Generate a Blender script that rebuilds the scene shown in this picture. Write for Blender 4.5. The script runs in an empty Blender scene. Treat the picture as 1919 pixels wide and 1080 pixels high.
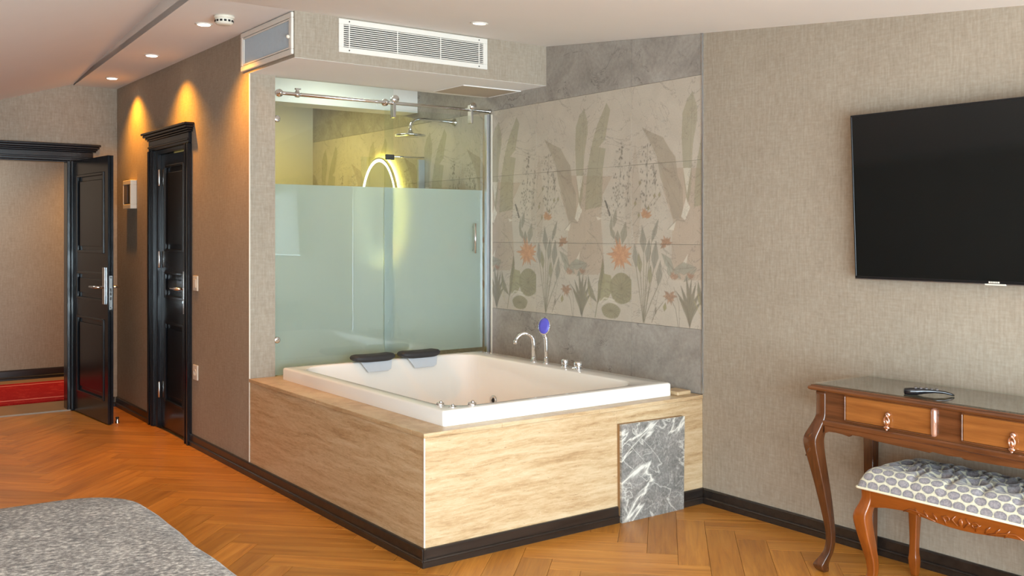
import bpy, bmesh, math, random
import numpy as np
from mathutils import Vector, Matrix

random.seed(7)
SC = bpy.context.scene
COL = SC.collection
R = math.radians

# ------------------------------------------------------------------ camera, light, exposure
CAM = Vector((-2.253, -3.7214, 1.45)); YAW = 0.6333; FPX = 1844.557; HZ = 438.93
cd = bpy.data.cameras.new('camera'); cam = bpy.data.objects.new('camera', cd); COL.objects.link(cam)
cam.location = CAM; cam.rotation_euler = (math.pi / 2, 0, -YAW)
cd.sensor_width = 36; cd.lens = FPX * 36 / 1919; cd.shift_y = -(540 - HZ) / 1919; cd.clip_start = 0.05
SC.camera = cam
SC.view_settings.view_transform = 'Standard'; SC.view_settings.look = 'None'
SC.view_settings.gamma = 1; SC.view_settings.use_curve_mapping = False
SC.view_settings.exposure = 0.03

wd = bpy.data.worlds.new('sky'); SC.world = wd; wd.use_nodes = True
bg = wd.node_tree.nodes['Background']; bg.inputs[0].default_value = (0.80, 0.90, 1.0, 1); bg.inputs[1].default_value = 1.3

def area(name, loc, target, sx, sy, power, color):
    l = bpy.data.lights.new(name, 'AREA'); l.shape = 'RECTANGLE'; l.size = sx; l.size_y = sy
    l.energy = power; l.color = color
    o = bpy.data.objects.new(name, l); COL.objects.link(o); o.location = loc
    o.rotation_euler = (Vector(target) - Vector(loc)).to_track_quat('-Z', 'Y').to_euler()
    return o
def spot(name, loc, power, color, size, blend, radius=0.03, target=None):
    l = bpy.data.lights.new(name, 'SPOT'); l.energy = power; l.color = color
    l.spot_size = R(size); l.spot_blend = blend; l.shadow_soft_size = radius
    o = bpy.data.objects.new(name, l); COL.objects.link(o); o.location = loc
    if target: o.rotation_euler = (Vector(target) - Vector(loc)).to_track_quat('-Z', 'Y').to_euler()
    return o
# daylight entering by the wide window behind the camera
area('window_daylight', (-1.45, -5.25, 0.95), (-1.45, 0, 0.75), 4.8, 1.8, 450, (0.76, 0.90, 1.0))
# added fill light outside the same window, aimed up to brighten the ceiling
area('ceiling_fill', (-1.0, -5.6, 0.35), (-1.0, -2.4, 2.3), 4.4, 1.0, 200, (0.76, 0.90, 1.0))
WARM = (1.0, 0.20, 0.0)
DL = [(-0.192, 4.44), (-0.234, 3.235), (-0.286, 2.02)]
for (dx, dy) in DL:
    spot('downlight_beam', (dx, dy, 2.665), 13, WARM, 74, 1.0, 0.02, (dx + 0.42, dy, 1.665))
    spot('downlight_spill', (dx, dy, 2.664), 66, (1.0, 0.42, 0.03), 112, 1.0, 0.02, (dx + 0.12, dy, 1.665))
area('bathroom_fill', (0.95, 4.1, 2.62), (0.95, 4.1, 0), 0.5, 0.5, 20, (1.0, 0.86, 0.26))  # added yellow fill, no fitting seen; the mirror ring alone is too weak
area('shower_fill', (0.95, 2.55, 2.66), (0.95, 2.55, 0), 0.3, 0.3, 5, (0.95, 1.0, 0.80))  # unseen fill light brightening the shower and the white beam
area('hall_lamp', (-1.3, 6.1, 2.55), (-1.3, 6.1, 0), 1.6, 0.4, 27, (1.0, 0.95, 0.88))
spot('hall_beam', (0.75, 6.45, 2.5), 95, (1.0, 0.45, 0.06), 95, 1.0, 0.05, (0.30, 7.1, 1.0))

# ------------------------------------------------------------------ node helpers
def lin(r, g, b):
    f = lambda c: c / 12.92 if c <= 0.04045 else ((c + 0.055) / 1.055) ** 2.4
    return (f(r / 255), f(g / 255), f(b / 255), 1)
class NT:
    def __init__(s, name):
        s.m = bpy.data.materials.new(name); s.m.use_nodes = True; s.t = s.m.node_tree
        s.t.nodes.clear(); s.out = s.t.nodes.new('ShaderNodeOutputMaterial')
    def n(s, typ, ins=None, **props):
        nd = s.t.nodes.new('ShaderNode' + typ)
        for k, v in props.items(): setattr(nd, k, v)
        for k, v in (ins or {}).items():
            sock = nd.inputs[k]
            if hasattr(v, 'is_output'): s.t.links.new(v, sock)
            else: sock.default_value = v
        return nd
    def obj(s, scale=(1, 1, 1), rot=(0, 0, 0), loc=(0, 0, 0), src='Object'):
        tc = s.n('TexCoord')
        return s.n('Mapping', {'Vector': tc.outputs[src], 'Scale': scale, 'Rotation': rot, 'Location': loc}).outputs[0]
    def noise(s, vec, scale=5, detail=3, rough=0.55, dist=0):
        return s.n('TexNoise', {'Vector': vec, 'Scale': scale, 'Detail': detail, 'Roughness': rough, 'Distortion': dist}).outputs[0]
    def ramp(s, fac, stops, interp='LINEAR'):
        r = s.n('ValToRGB', {'Fac': fac}); r.color_ramp.interpolation = interp
        e = r.color_ramp.elements
        while len(e) < len(stops): e.new(0.5)
        for i, (p, c) in enumerate(stops): e[i].position = p; e[i].color = c if len(c) == 4 else (*c, 1)
        return r.outputs[0]
    def mix(s, fac, a, b, mode='MIX'):
        m = s.n('Mix', data_type='RGBA', blend_type=mode)
        for i, v in ((0, fac), (6, a), (7, b)):
            if hasattr(v, 'is_output'): s.t.links.new(v, m.inputs[i])
            else: m.inputs[i].default_value = v
        return m.outputs[2]
    def math(s, op, a, b=0.0, clamp=False):
        m = s.n('Math', operation=op, use_clamp=clamp)
        for i, v in ((0, a), (1, b)):
            if hasattr(v, 'is_output'): s.t.links.new(v, m.inputs[i])
            else: m.inputs[i].default_value = v
        return m.outputs[0]
    def bump(s, h, strength=0.2, dist=0.01):
        return s.n('Bump', {'Height': h, 'Strength': strength, 'Distance': dist}).outputs[0]
    def bsdf(s, color, rough=0.5, metal=0.0, normal=None, coat=0.0, spec=0.5, emit=None, es=0.0, sheen=0.0):
        b = s.n('BsdfPrincipled')
        for k, v in (('Base Color', color), ('Roughness', rough), ('Metallic', metal), ('Normal', normal), ('Coat Weight', coat),
                     ('Specular IOR Level', spec), ('Emission Color', emit), ('Emission Strength', es), ('Sheen Weight', sheen)):
            if v is None: continue
            if hasattr(v, 'is_output'): s.t.links.new(v, b.inputs[k])
            else: b.inputs[k].default_value = v
        s.t.links.new(b.outputs[0], s.out.inputs[0]); return s.m

def simple(name, c, rough=0.5, metal=0.0, spec=0.5, coat=0.0, var=0.06, vscale=30):
    t = NT(name); f = t.noise(t.obj(), vscale, 3)
    d = tuple(x * (1 - var) for x in c[:3]) + (1,); l = tuple(min(1, x * (1 + var)) for x in c[:3]) + (1,)
    return t.bsdf(t.mix(f, d, l), rough, metal, spec=spec, coat=coat)
def emitter(name, c, s):
    t = NT(name); return t.bsdf((0.8, 0.8, 0.8, 1), 0.5, emit=c, es=s)

def m_wallpaper():
    t = NT('linen_wallpaper')
    a = t.noise(t.obj((95, 95, 11)), 1, 3, 0.65); b = t.noise(t.obj((14, 14, 120)), 1, 2, 0.6); c = t.noise(t.obj((2.2, 2.2, 2.2)), 1, 3)
    d = t.noise(t.obj((60, 60, 60)), 1, 2, 0.6)
    f = t.math('ADD', t.math('MULTIPLY', a, 0.50), t.math('ADD', t.math('MULTIPLY', b, 0.26), t.math('MULTIPLY', d, 0.24)))
    col = t.ramp(f, [(0.34, lin(141, 127, 110)), (0.50, lin(162, 148, 131)), (0.66, lin(179, 167, 151))])
    col = t.mix(0.35, col, t.ramp(c, [(0.3, lin(154, 140, 123)), (0.7, lin(172, 160, 143))]))
    return t.bsdf(col, 0.75, normal=t.bump(f, 0.25, 0.003), spec=0.3)
def m_wood(name, dark, light, rough=0.28, axis='x', scale=1.0, coat=0.2):
    t = NT(name); k = {'x': (2.0, 26, 26), 'y': (26, 2.0, 26), 'z': (26, 26, 2.0)}[axis]
    v = t.obj(tuple(q * scale for q in k)); a = t.noise(v, 1, 5, 0.6, 0.4); b = t.noise(t.obj(tuple(q * scale * 3.1 for q in k)), 1, 3, 0.6)
    f = t.math('ADD', t.math('MULTIPLY', a, 0.7), t.math('MULTIPLY', b, 0.3))
    return t.bsdf(t.ramp(f, [(0.32, dark), (0.68, light)]), rough, normal=t.bump(f, 0.06, 0.002), coat=coat)
def m_plank():
    t = NT('oak_parquet'); oi = t.n('ObjectInfo')
    off = t.n('CombineXYZ', {'X': t.math('MULTIPLY', oi.outputs['Random'], 37.0), 'Y': t.math('MULTIPLY', oi.outputs['Random'], 91.0)}).outputs[0]
    tc = t.n('TexCoord'); base = t.n('VectorMath', {0: tc.outputs['Object'], 1: off}, operation='ADD').outputs[0]
    v1 = t.n('Mapping', {'Vector': base, 'Scale': (1.6, 22, 1)}).outputs[0]; v2 = t.n('Mapping', {'Vector': base, 'Scale': (5, 110, 1)}).outputs[0]
    a = t.noise(v1, 1, 5, 0.62, 0.7); b = t.noise(v2, 1, 3, 0.6)
    f = t.math('ADD', t.math('MULTIPLY', a, 0.72), t.math('MULTIPLY', b, 0.28))
    col = t.ramp(f, [(0.30, lin(154, 93, 33)), (0.47, lin(188, 122, 46)), (0.70, lin(214, 148, 66))])
    br = t.math('ADD', 0.84, t.math('MULTIPLY', oi.outputs['Random'], 0.30))
    col = t.mix(1.0, col, t.n('CombineColor', {0: br, 1: br, 2: br}).outputs[0], 'MULTIPLY')
    return t.bsdf(col, t.math('ADD', 0.27, t.math('MULTIPLY', b, 0.16)), normal=t.bump(f, 0.05, 0.002), spec=0.45)
def m_travertine():
    t = NT('travertine')
    w = t.noise(t.obj((1.6, 1.6, 2.0)), 1, 3); wv = t.n('CombineXYZ', {'Z': t.math('MULTIPLY', w, 0.05)}).outputs[0]
    tc = t.n('TexCoord'); p = t.n('VectorMath', {0: tc.outputs['Object'], 1: wv}, operation='ADD').outputs[0]
    b1 = t.noise(t.n('Mapping', {'Vector': p, 'Scale': (2.6, 2.6, 34)}).outputs[0], 1, 5, 0.65, 0.25)
    b2 = t.noise(t.n('Mapping', {'Vector': p, 'Scale': (18, 18, 110)}).outputs[0], 1, 4, 0.7)
    gr = t.noise(t.obj((90, 90, 120)), 1, 3, 0.7)
    f = t.math('ADD', t.math('MULTIPLY', b1, 0.62), t.math('MULTIPLY', b2, 0.38))
    col = t.ramp(f, [(0.32, lin(164, 130, 92)), (0.44, lin(190, 158, 118)), (0.54, lin(204, 176, 138)), (0.70, lin(216, 194, 160))])
    col = t.mix(t.ramp(gr, [(0.60, (0, 0, 0)), (0.74, (0.5, 0.5, 0.5))]), col, lin(230, 212, 182))
    pit = t.noise(t.n('Mapping', {'Vector': p, 'Scale': (22, 22, 110)}).outputs[0], 1, 3, 0.7)
    col = t.mix(t.ramp(pit, [(0.66, (0, 0, 0)), (0.73, (0.55, 0.55, 0.55))]), col, lin(120, 88, 56))
    return t.bsdf(col, 0.38, normal=t.bump(f, 0.08, 0.003))
def m_greytile():
    t = NT('grey_stone_tile'); v = t.obj((3.2, 3.2, 3.2)); a = t.noise(v, 1, 5, 0.6, 0.8); g = t.noise(t.obj((45, 45, 45)), 1, 3, 0.65)
    f = t.math('ADD', t.math('MULTIPLY', a, 0.7), t.math('MULTIPLY', g, 0.3))
    col = t.ramp(f, [(0.36, lin(138, 130, 122)), (0.5, lin(158, 150, 141)), (0.66, lin(176, 169, 161))])
    vv = t.noise(t.obj((1.5, 1.5, 1.9), (0.6, 0.3, 0.2)), 1.6, 6, 0.62, 1.3)
    vein = t.ramp(t.math('ABSOLUTE', t.math('SUBTRACT', vv, 0.5)), [(0.0, (0.75, 0.75, 0.75)), (0.012, (0, 0, 0))])
    br = t.ramp(t.noise(t.obj((2, 2, 2)), 1.4, 2), [(0.48, (0, 0, 0)), (0.60, (1, 1, 1))])
    col = t.mix(t.math('MULTIPLY', vein, br), col, lin(88, 82, 78))
    return t.bsdf(col, 0.42)
def m_mural():
    t = NT('printed_botanical_tile'); at = t.n('Attribute', attribute_name='Col')
    a = t.noise(t.obj((5, 5, 5)), 1, 4, 0.6, 0.8); g = t.noise(t.obj((120, 120, 120)), 1, 2, 0.6)
    f = t.math('ADD', t.math('MULTIPLY', a, 0.6), t.math('MULTIPLY', g, 0.4))
    col = t.mix(0.55, at.outputs['Color'], t.ramp(f, [(0.32, (0.72, 0.71, 0.70)), (0.65, (1.0, 1.0, 1.0))]), 'MULTIPLY')
    vv = t.noise(t.obj((1.5, 1.5, 1.6), (0.3, 0.8, 0.2)), 1.8, 6, 0.6, 1.2)
    vein = t.ramp(t.math('ABSOLUTE', t.math('SUBTRACT', vv, 0.5)), [(0.0, (0.4, 0.4, 0.4)), (0.008, (0, 0, 0))])
    col = t.mix(vein, col, lin(120, 108, 98))
    return t.bsdf(col, 0.45)
def m_marble():
    t = NT('grey_veined_marble'); n = t.noise(t.obj((7, 7, 7)), 1, 5, 0.7, 0.5); g = t.noise(t.obj((70, 70, 70)), 1, 3, 0.7)
    col = t.ramp(t.math('ADD', t.math('MULTIPLY', n, 0.5), t.math('MULTIPLY', g, 0.5)), [(0.36, lin(100, 98, 94)), (0.5, lin(128, 124, 119)), (0.64, lin(160, 154, 148))])
    tc = t.n('TexCoord')
    def vein(rot, sc, seed, w, k):
        m0 = t.n('Mapping', {'Vector': tc.outputs['Object'], 'Rotation': rot}).outputs[0]
        m = t.n('Mapping', {'Vector': m0, 'Scale': sc, 'Location': seed}).outputs[0]
        q = t.noise(m, 1, 5, 0.55, 0.6)
        return t.ramp(t.math('ABSOLUTE', t.math('SUBTRACT', q, 0.5)), [(0.0, (k, k, k)), (w, (k * 0.35,) * 3), (w * 2.2, (0, 0, 0))])
    v1 = vein((0, R(33), 0), (1.6, 1, 5.2), (3.1, 0, 0.2), 0.016, 1.0)
    v2 = vein((0, R(-38), 0), (2.6, 1, 5.0), (7.7, 0, 4.4), 0.009, 0.6)
    v3 = vein((0, R(50), 0), (7, 1, 9.0), (1.3, 2, 8.4), 0.008, 0.3)
    v = t.math('MAXIMUM', v1, t.math('MAXIMUM', v2, v3))
    return t.bsdf(t.mix(v, col, lin(228, 222, 210)), 0.22, coat=0.2)
def m_cover():
    t = NT('grey_boucle_cover'); a = t.noise(t.obj((55, 75, 60), (0, 0, 0.5)), 1, 5, 0.75); b = t.noise(t.obj((7, 7, 7)), 1, 3)
    f = t.math('ADD', t.math('MULTIPLY', a, 0.85), t.math('MULTIPLY', b, 0.15))
    col = t.ramp(f, [(0.38, lin(66, 57, 52)), (0.47, lin(118, 108, 100)), (0.53, lin(150, 140, 131)), (0.63, lin(214, 204, 193))])
    return t.bsdf(col, 0.85, normal=t.bump(a, 0.5, 0.006), sheen=0.2)
def m_fabric():
    t = NT('patterned_stool_fabric'); tc = t.n('TexCoord')
    sp = t.n('SeparateXYZ', {0: tc.outputs['UV']}); row = t.math('FLOOR', sp.outputs[1])
    u = t.math('SUBTRACT', t.math('FRACT', t.math('ADD', sp.outputs[0], t.math('MULTIPLY', t.math('MODULO', t.math('ADD', row, 20.0), 2.0), 0.5))), 0.5)
    v = t.math('SUBTRACT', t.math('FRACT', sp.outputs[1]), 0.5)
    wob = t.math('MULTIPLY', t.math('SUBTRACT', t.noise(t.obj((38, 38, 38)), 1, 2), 0.5), 0.16)
    d = t.math('ADD', t.math('SQRT', t.math('ADD', t.math('MULTIPLY', u, u), t.math('MULTIPLY', v, v))), wob)
    disc = t.ramp(d, [(0.0, lin(150, 142, 146)), (0.36, lin(124, 118, 124)), (0.445, lin(104, 101, 106)), (0.478, lin(204, 198, 168)), (0.62, lin(222, 216, 188))])
    fl = t.noise(t.obj((150, 150, 150)), 1, 2)
    return t.bsdf(t.mix(0.25, disc, t.ramp(fl, [(0.4, lin(110, 108, 116)), (0.6, lin(190, 186, 182))])), 0.5, sheen=0.3)
def m_carpet():
    t = NT('red_runner'); a = t.noise(t.obj((9, 16, 9)), 1, 3, 0.6, 0.5); g = t.noise(t.obj((130, 130, 130)), 1, 2)
    col = t.ramp(a, [(0.56, lin(158, 22, 20)), (0.64, lin(196, 60, 46)), (0.70, lin(150, 20, 18))])
    return t.bsdf(t.mix(0.25, col, t.ramp(g, [(0.4, lin(110, 8, 10)), (0.6, lin(206, 54, 44))])), 0.9, spec=0.1)
def m_glass(name, tint, rough=0.0, ior=1.45):
    t = NT(name); tr = t.n('BsdfTransparent', {'Color': tint}); gl = t.n('BsdfGlossy', {'Color': (1, 1, 1, 1), 'Roughness': rough})
    fr = t.n('Fresnel', {'IOR': ior}); ge = t.n('NewGeometry'); fk = t.math('MULTIPLY', fr.outputs[0], t.math('SUBTRACT', 1.0, ge.outputs['Backfacing'])); mx = t.n('MixShader', {0: fk, 1: tr.outputs[0], 2: gl.outputs[0]})
    t.t.links.new(mx.outputs[0], t.out.inputs[0]); return t.m
def m_film():
    t = NT('frosted_film'); nz = t.noise(t.obj((160, 160, 160)), 1, 2)
    c = t.mix(nz, (0.56, 0.61, 0.62, 1), (0.66, 0.71, 0.72, 1))
    di = t.n('BsdfDiffuse', {'Color': c}); tl = t.n('BsdfTranslucent', {'Color': (0.95, 0.98, 0.97, 1)})
    rf = t.n('BsdfRefraction', {'Color': (0.88, 0.95, 0.94, 1), 'Roughness': 0.42, 'IOR': 1.15})
    a = t.n('MixShader', {0: 0.45, 1: di.outputs[0], 2: tl.outputs[0]}); b = t.n('MixShader', {0: 0.42, 1: a.outputs[0], 2: rf.outputs[0]})
    t.t.links.new(b.outputs[0], t.out.inputs[0]); return t.m

M = {}
M['paper'] = m_wallpaper(); M['plank'] = m_plank(); M['trav'] = m_travertine(); M['greytile'] = m_greytile(); M['mural'] = m_mural()
M['marble'] = m_marble(); M['cover'] = m_cover(); M['fabric'] = m_fabric(); M['carpet'] = m_carpet()
M['ceiling'] = simple('ceiling_paint', lin(236, 231, 226), 0.8, var=0.02, vscale=3)
M['white'] = simple('white_lacquer', lin(232, 226, 216), 0.35, var=0.02)
M['plaster'] = simple('bathroom_plaster', lin(214, 206, 188), 0.6, var=0.04, vscale=4)
M['bathtile'] = simple('beige_bath_tile', lin(196, 186, 166), 0.4, var=0.06, vscale=5)
M['grout'] = simple('grout', lin(170, 160, 148), 0.9)
M['acrylic'] = simple('white_acrylic', lin(250, 245, 238), 0.12, var=0.005, coat=0.4)
M['chrome'] = simple('polished_chrome', (0.82, 0.82, 0.83, 1), 0.08, 1.0, var=0.02)
M['satin'] = simple('satin_aluminium', (0.62, 0.66, 0.72, 1), 0.3, 1.0, var=0.03)
M['steel'] = simple('brushed_steel', (0.70, 0.69, 0.67, 1), 0.25, 1.0, var=0.05)
M['brass'] = simple('rose_brass', (0.80, 0.52, 0.42, 1), 0.2, 1.0, var=0.05)
M['blackdoor'] = simple('black_lacquered_wood', lin(21, 23, 28), 0.2, spec=0.5, var=0.05)
M['basewood'] = m_wood('dark_skirting_wood', lin(26, 20, 17), lin(52, 42, 36), 0.32, 'x', 1.0, 0.1)
M['walnut'] = m_wood('walnut_wood', lin(70, 38, 20), lin(120, 72, 40), 0.25, 'y', 1.0, 0.3)
M['walnutleg'] = m_wood('walnut_leg_wood', lin(62, 34, 18), lin(104, 60, 32), 0.22, 'z', 1.0, 0.3)
M['drawerwood'] = m_wood('drawer_front_wood', lin(120, 68, 28), lin(166, 104, 50), 0.3, 'y', 1.0, 0.2)
M['cherry'] = m_wood('cherry_wood', lin(112, 54, 14), lin(146, 76, 25), 0.22, 'y', 1.0, 0.4)
M['cherryleg'] = m_wood('cherry_leg_wood', lin(112, 54, 14), lin(148, 77, 25), 0.2, 'z', 1.0, 0.4)
M['darkplastic'] = simple('black_gloss_plastic', lin(14, 15, 20), 0.12, coat=0.3, var=0.2)
M['rubber'] = simple('charcoal_foam', lin(48, 48, 50), 0.55, var=0.1)
M['softgrey'] = simple('pale_grey_suction_pad', lin(206, 212, 220), 0.3, var=0.03)
M['screen'] = simple('black_screen_glass', (0.006, 0.007, 0.007, 1), 0.07, spec=0.5, var=0.05)
M['bezel'] = simple('dark_bezel', lin(22, 22, 24), 0.3)
M['dark'] = simple('dark_void', lin(24, 23, 24), 0.8)
M['greyscreen'] = simple('grey_display', lin(92, 82, 82), 0.25, var=0.1)
M['filter'] = simple('blue_grey_filter', lin(186, 192, 197), 0.5, var=0.06, vscale=60)
M['violet'] = simple('violet_spray_face', lin(92, 88, 190), 0.35, var=0.1)
M['cream'] = simple('cream_piping', lin(232, 224, 196), 0.6)
M['hatchpaper'] = simple('hatch_paper', lin(186, 170, 150), 0.8, var=0.08, vscale=60)
M['sheet'] = simple('white_sheet', lin(224, 220, 214), 0.8)
M['hallfloor'] = simple('hall_floor', lin(150, 112, 74), 0.65, spec=0.2, var=0.1, vscale=6)
M['plasticwhite'] = simple('ivory_plastic', lin(228, 220, 204), 0.35, var=0.02)
M['glass'] = m_glass('clear_green_glass', (0.945, 0.975, 0.965, 1), 0.0, 1.6); M['tableglass'] = m_glass('table_glass', (0.93, 0.97, 0.95, 1), 0.03, 2.4)
M['winglass'] = m_glass('window_glass', (0.96, 0.98, 0.98, 1)); M['film'] = m_film()
M['mirror'] = simple('mirror_silver', (0.85, 0.86, 0.84, 1), 0.03, 1.0, var=0.0)
M['lens'] = emitter('lamp_lens', (1.0, 0.93, 0.80, 1), 9); M['lens_dim'] = emitter('cool_lamp_lens', (1.0, 0.95, 0.80, 1), 2.2)
M['led'] = emitter('led_strip', (1.0, 0.95, 0.55, 1), 7); M['halo'] = emitter('led_backlight', (1.0, 0.84, 0.12, 1), 42)

# ------------------------------------------------------------------ mesh helpers
class MB:
    def __init__(s): s.v = []; s.f = []; s.sm = []
    def add(s, vs, fs, smooth=False):
        o = len(s.v); s.v += [tuple(v) for v in vs]
        for f in fs: s.f.append([o + i for i in f]); s.sm.append(smooth)
        return s
    def box(s, x0, x1, y0, y1, z0, z1):
        if x0 > x1: x0, x1 = x1, x0
        if y0 > y1: y0, y1 = y1, y0
        if z0 > z1: z0, z1 = z1, z0
        return s.add([(x0, y0, z0), (x1, y0, z0), (x1, y1, z0), (x0, y1, z0), (x0, y0, z1), (x1, y0, z1), (x1, y1, z1), (x0, y1, z1)],
              [(0, 3, 2, 1), (4, 5, 6, 7), (0, 1, 5, 4), (1, 2, 6, 5), (2, 3, 7, 6), (3, 0, 4, 7)])
    def prism(s, poly, axis, a0, a1):   # poly in the two other axes (x,y order kept), extruded along axis
        def p(u, v, a): return {'x': (a, u, v), 'y': (u, a, v), 'z': (u, v, a)}[axis]
        n = len(poly); vs = [p(u, v, a0) for u, v in poly] + [p(u, v, a1) for u, v in poly]
        fs = [list(range(n))[::-1], list(range(n, 2 * n))] + [(i, (i + 1) % n, n + (i + 1) % n, n + i) for i in range(n)]
        return s.add(vs, fs)
    def lathe(s, prof, c=(0, 0, 0), axis='z', n=20, sx=1, sy=1):
        vs = []; fs = []
        for (r, h) in prof:
            for k in range(n):
                a = 2 * math.pi * k / n; u, v = r * math.cos(a) * sx, r * math.sin(a) * sy
                q = {'z': (u, v, h), 'x': (h, u, v), 'y': (u, h, v)}[axis]
                vs.append((c[0] + q[0], c[1] + q[1], c[2] + q[2]))
        for i in range(len(prof) - 1):
            for k in range(n):
                fs.append((i * n + k, i * n + (k + 1) % n, (i + 1) * n + (k + 1) % n, (i + 1) * n + k))
        fs.append(list(range(n))[::-1]); fs.append([(len(prof) - 1) * n + k for k in range(n)])
        return s.add(vs, fs, True)
    def tube(s, pts, r, n=10, closed=False):
        P = [Vector(p) for p in pts]; m = len(P); rs = r if isinstance(r, (list, tuple)) else [r] * m
        vs = []; up = None
        for i in range(m):
            if closed: d = P[(i + 1) % m] - P[i - 1]
            else: d = P[min(i + 1, m - 1)] - P[max(i - 1, 0)]
            d.normalize()
            if up is None:
                up = Vector((0, 0, 1)) if abs(d.z) < 0.9 else Vector((1, 0, 0))
            a = (up - d * up.dot(d)).normalized(); up = a; b = d.cross(a)
            for k in range(n):
                t = 2 * math.pi * k / n; vs.append(P[i] + (a * math.cos(t) + b * math.sin(t)) * rs[i])
        fs = []
        for i in range(m if closed else m - 1):
            j = (i + 1) % m
            for k in range(n): fs.append((i * n + k, i * n + (k + 1) % n, j * n + (k + 1) % n, j * n + k))
        if not closed: fs += [list(range(n))[::-1], [(m - 1) * n + k for k in range(n)]]
        return s.add(vs, fs, True)
    def rings(s, rings, cap0=True, cap1=True, smooth=True):
        n = len(rings[0]); vs = [p for r in rings for p in r]; fs = []
        for i in range(len(rings) - 1):
            for k in range(n): fs.append((i * n + k, i * n + (k + 1) % n, (i + 1) * n + (k + 1) % n, (i + 1) * n + k))
        if cap0: fs.append(list(range(n))[::-1])
        if cap1: fs.append([(len(rings) - 1) * n + k for k in range(n)])
        return s.add(vs, fs, smooth)
    def ball(s, c, r, n=12, sc=(1, 1, 1)):
        m = max(5, n // 2)
        prof = [(r * math.sin(math.pi * i / m) + 1e-5, -r * math.cos(math.pi * i / m)) for i in range(m + 1)]
        vs0 = len(s.v); s.lathe(prof, (0, 0, 0), 'z', n)
        for i in range(vs0, len(s.v)):
            v = s.v[i]; s.v[i] = (c[0] + v[0] * sc[0], c[1] + v[1] * sc[1], c[2] + v[2] * sc[2])
        return s
ORG = {}
def build(name, mb, mat, parent=None, bevel=0.0, seg=1, origin=None):
    """one mesh object; without a parent its origin is the middle of its base"""
    if parent is not None: o0 = ORG[parent]
    elif origin is not None: o0 = Vector(origin)
    else:
        A = np.array(mb.v); o0 = Vector(((A[:, 0].min() + A[:, 0].max()) / 2, (A[:, 1].min() + A[:, 1].max()) / 2, A[:, 2].min()))
    me = bpy.data.meshes.new(name); bm = bmesh.new()
    vs = [bm.verts.new(Vector(v) - o0) for v in mb.v]
    for f, sm in zip(mb.f, mb.sm):
        try: fc = bm.faces.new([vs[i] for i in f]); fc.smooth = sm
        except ValueError: pass
    bmesh.ops.recalc_face_normals(bm, faces=bm.faces)
    if bevel:
        ed = [e for e in bm.edges if len(e.link_faces) == 2 and e.calc_face_angle(0) > R(35)]
        bmesh.ops.bevel(bm, geom=ed, offset=bevel, segments=seg, profile=0.5, affect='EDGES', clamp_overlap=True)
    bm.to_mesh(me); bm.free(); me.materials.append(M[mat] if isinstance(mat, str) else mat)
    ob = bpy.data.objects.new(name, me); COL.objects.link(ob)
    if parent is not None: ob.parent = parent; ORG[ob] = ORG[parent]
    else: ob.location = o0; ORG[ob] = o0
    return ob
def tag(o, label, cat, group=None):
    o['label'] = label; o['category'] = cat
    if group: o['group'] = group
    return o
def struct(o): o['kind'] = 'structure'; return o
def thing(name, label, cat, loc, rot=None, group=None):
    """an Empty at the base of a thing; with rot its parts are given in local coordinates"""
    o = bpy.data.objects.new(name, None); COL.objects.link(o); o.location = loc; o.empty_display_size = 0.1
    if rot is not None: o.rotation_euler = rot; ORG[o] = Vector((0, 0, 0))
    else: ORG[o] = Vector(loc)
    if label: tag(o, label, cat, group)
    return o
def rrect(x0, x1, y0, y1, r, z, n=6):
    out = []
    for cx, cy, a0 in ((x1 - r, y1 - r, 0), (x0 + r, y1 - r, 90), (x0 + r, y0 + r, 180), (x1 - r, y0 + r, 270)):
        for k in range(n + 1):
            a = R(a0 + 90 * k / n); out.append((cx + r * math.cos(a), cy + r * math.sin(a), z))
    return out

# ------------------------------------------------------------------ dimensions
W = 1.772; YP = 2.041; YF = 5.04; ZC = 2.687; YB = 1.379; ZS = 2.428; YBATH = 4.97; XL = -4.0; YBK = -5.0; XP = 0.164; FZ = -0.016
zr = lambda y: ZC - 0.1 * max(0.0, YB - y)
xf = lambda y: -0.341 + 0.0575 * (y - 5.133)
zl = lambda x, y: ZC + 0.319 * (x + 0.38) + 0.0526 * (5.04 - y)

# ------------------------------------------------------------------ floor and its herringbone planks
fl = struct(build('floor', MB().box(XL, W, YBK, YF + 0.10, FZ - 0.06, FZ - 0.012), 'hallfloor', origin=(0, 0, FZ - 0.06)))
def clip(poly, nx, ny, c):      # keep nx*x+ny*y <= c
    out = []
    for i in range(len(poly)):
        a, b = poly[i - 1], poly[i]; da = nx * a[0] + ny * a[1] - c; db = nx * b[0] + ny * b[1] - c
        if (da <= 0) != (db <= 0):
            t = da / (da - db); out.append((a[0] + (b[0] - a[0]) * t, a[1] + (b[1] - a[1]) * t))
        if db <= 0: out.append(b)
    return out
def area2(p): return 0.5 * abs(sum(p[i - 1][0] * p[i][1] - p[i][0] * p[i - 1][1] for i in range(len(p)))) if len(p) > 2 else 0
def project(x, y, z):
    dx, dy, dz = x - CAM.x, y - CAM.y, z - CAM.z; s, c = math.sin(YAW), math.cos(YAW)
    d = dx * s + dy * c
    return (960 + FPX * (dx * c - dy * s) / d, HZ - FPX * dz / d) if d > 0.1 else None
PW, PL = 0.14, 0.70
planks = []
c45 = math.sqrt(0.5)
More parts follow.
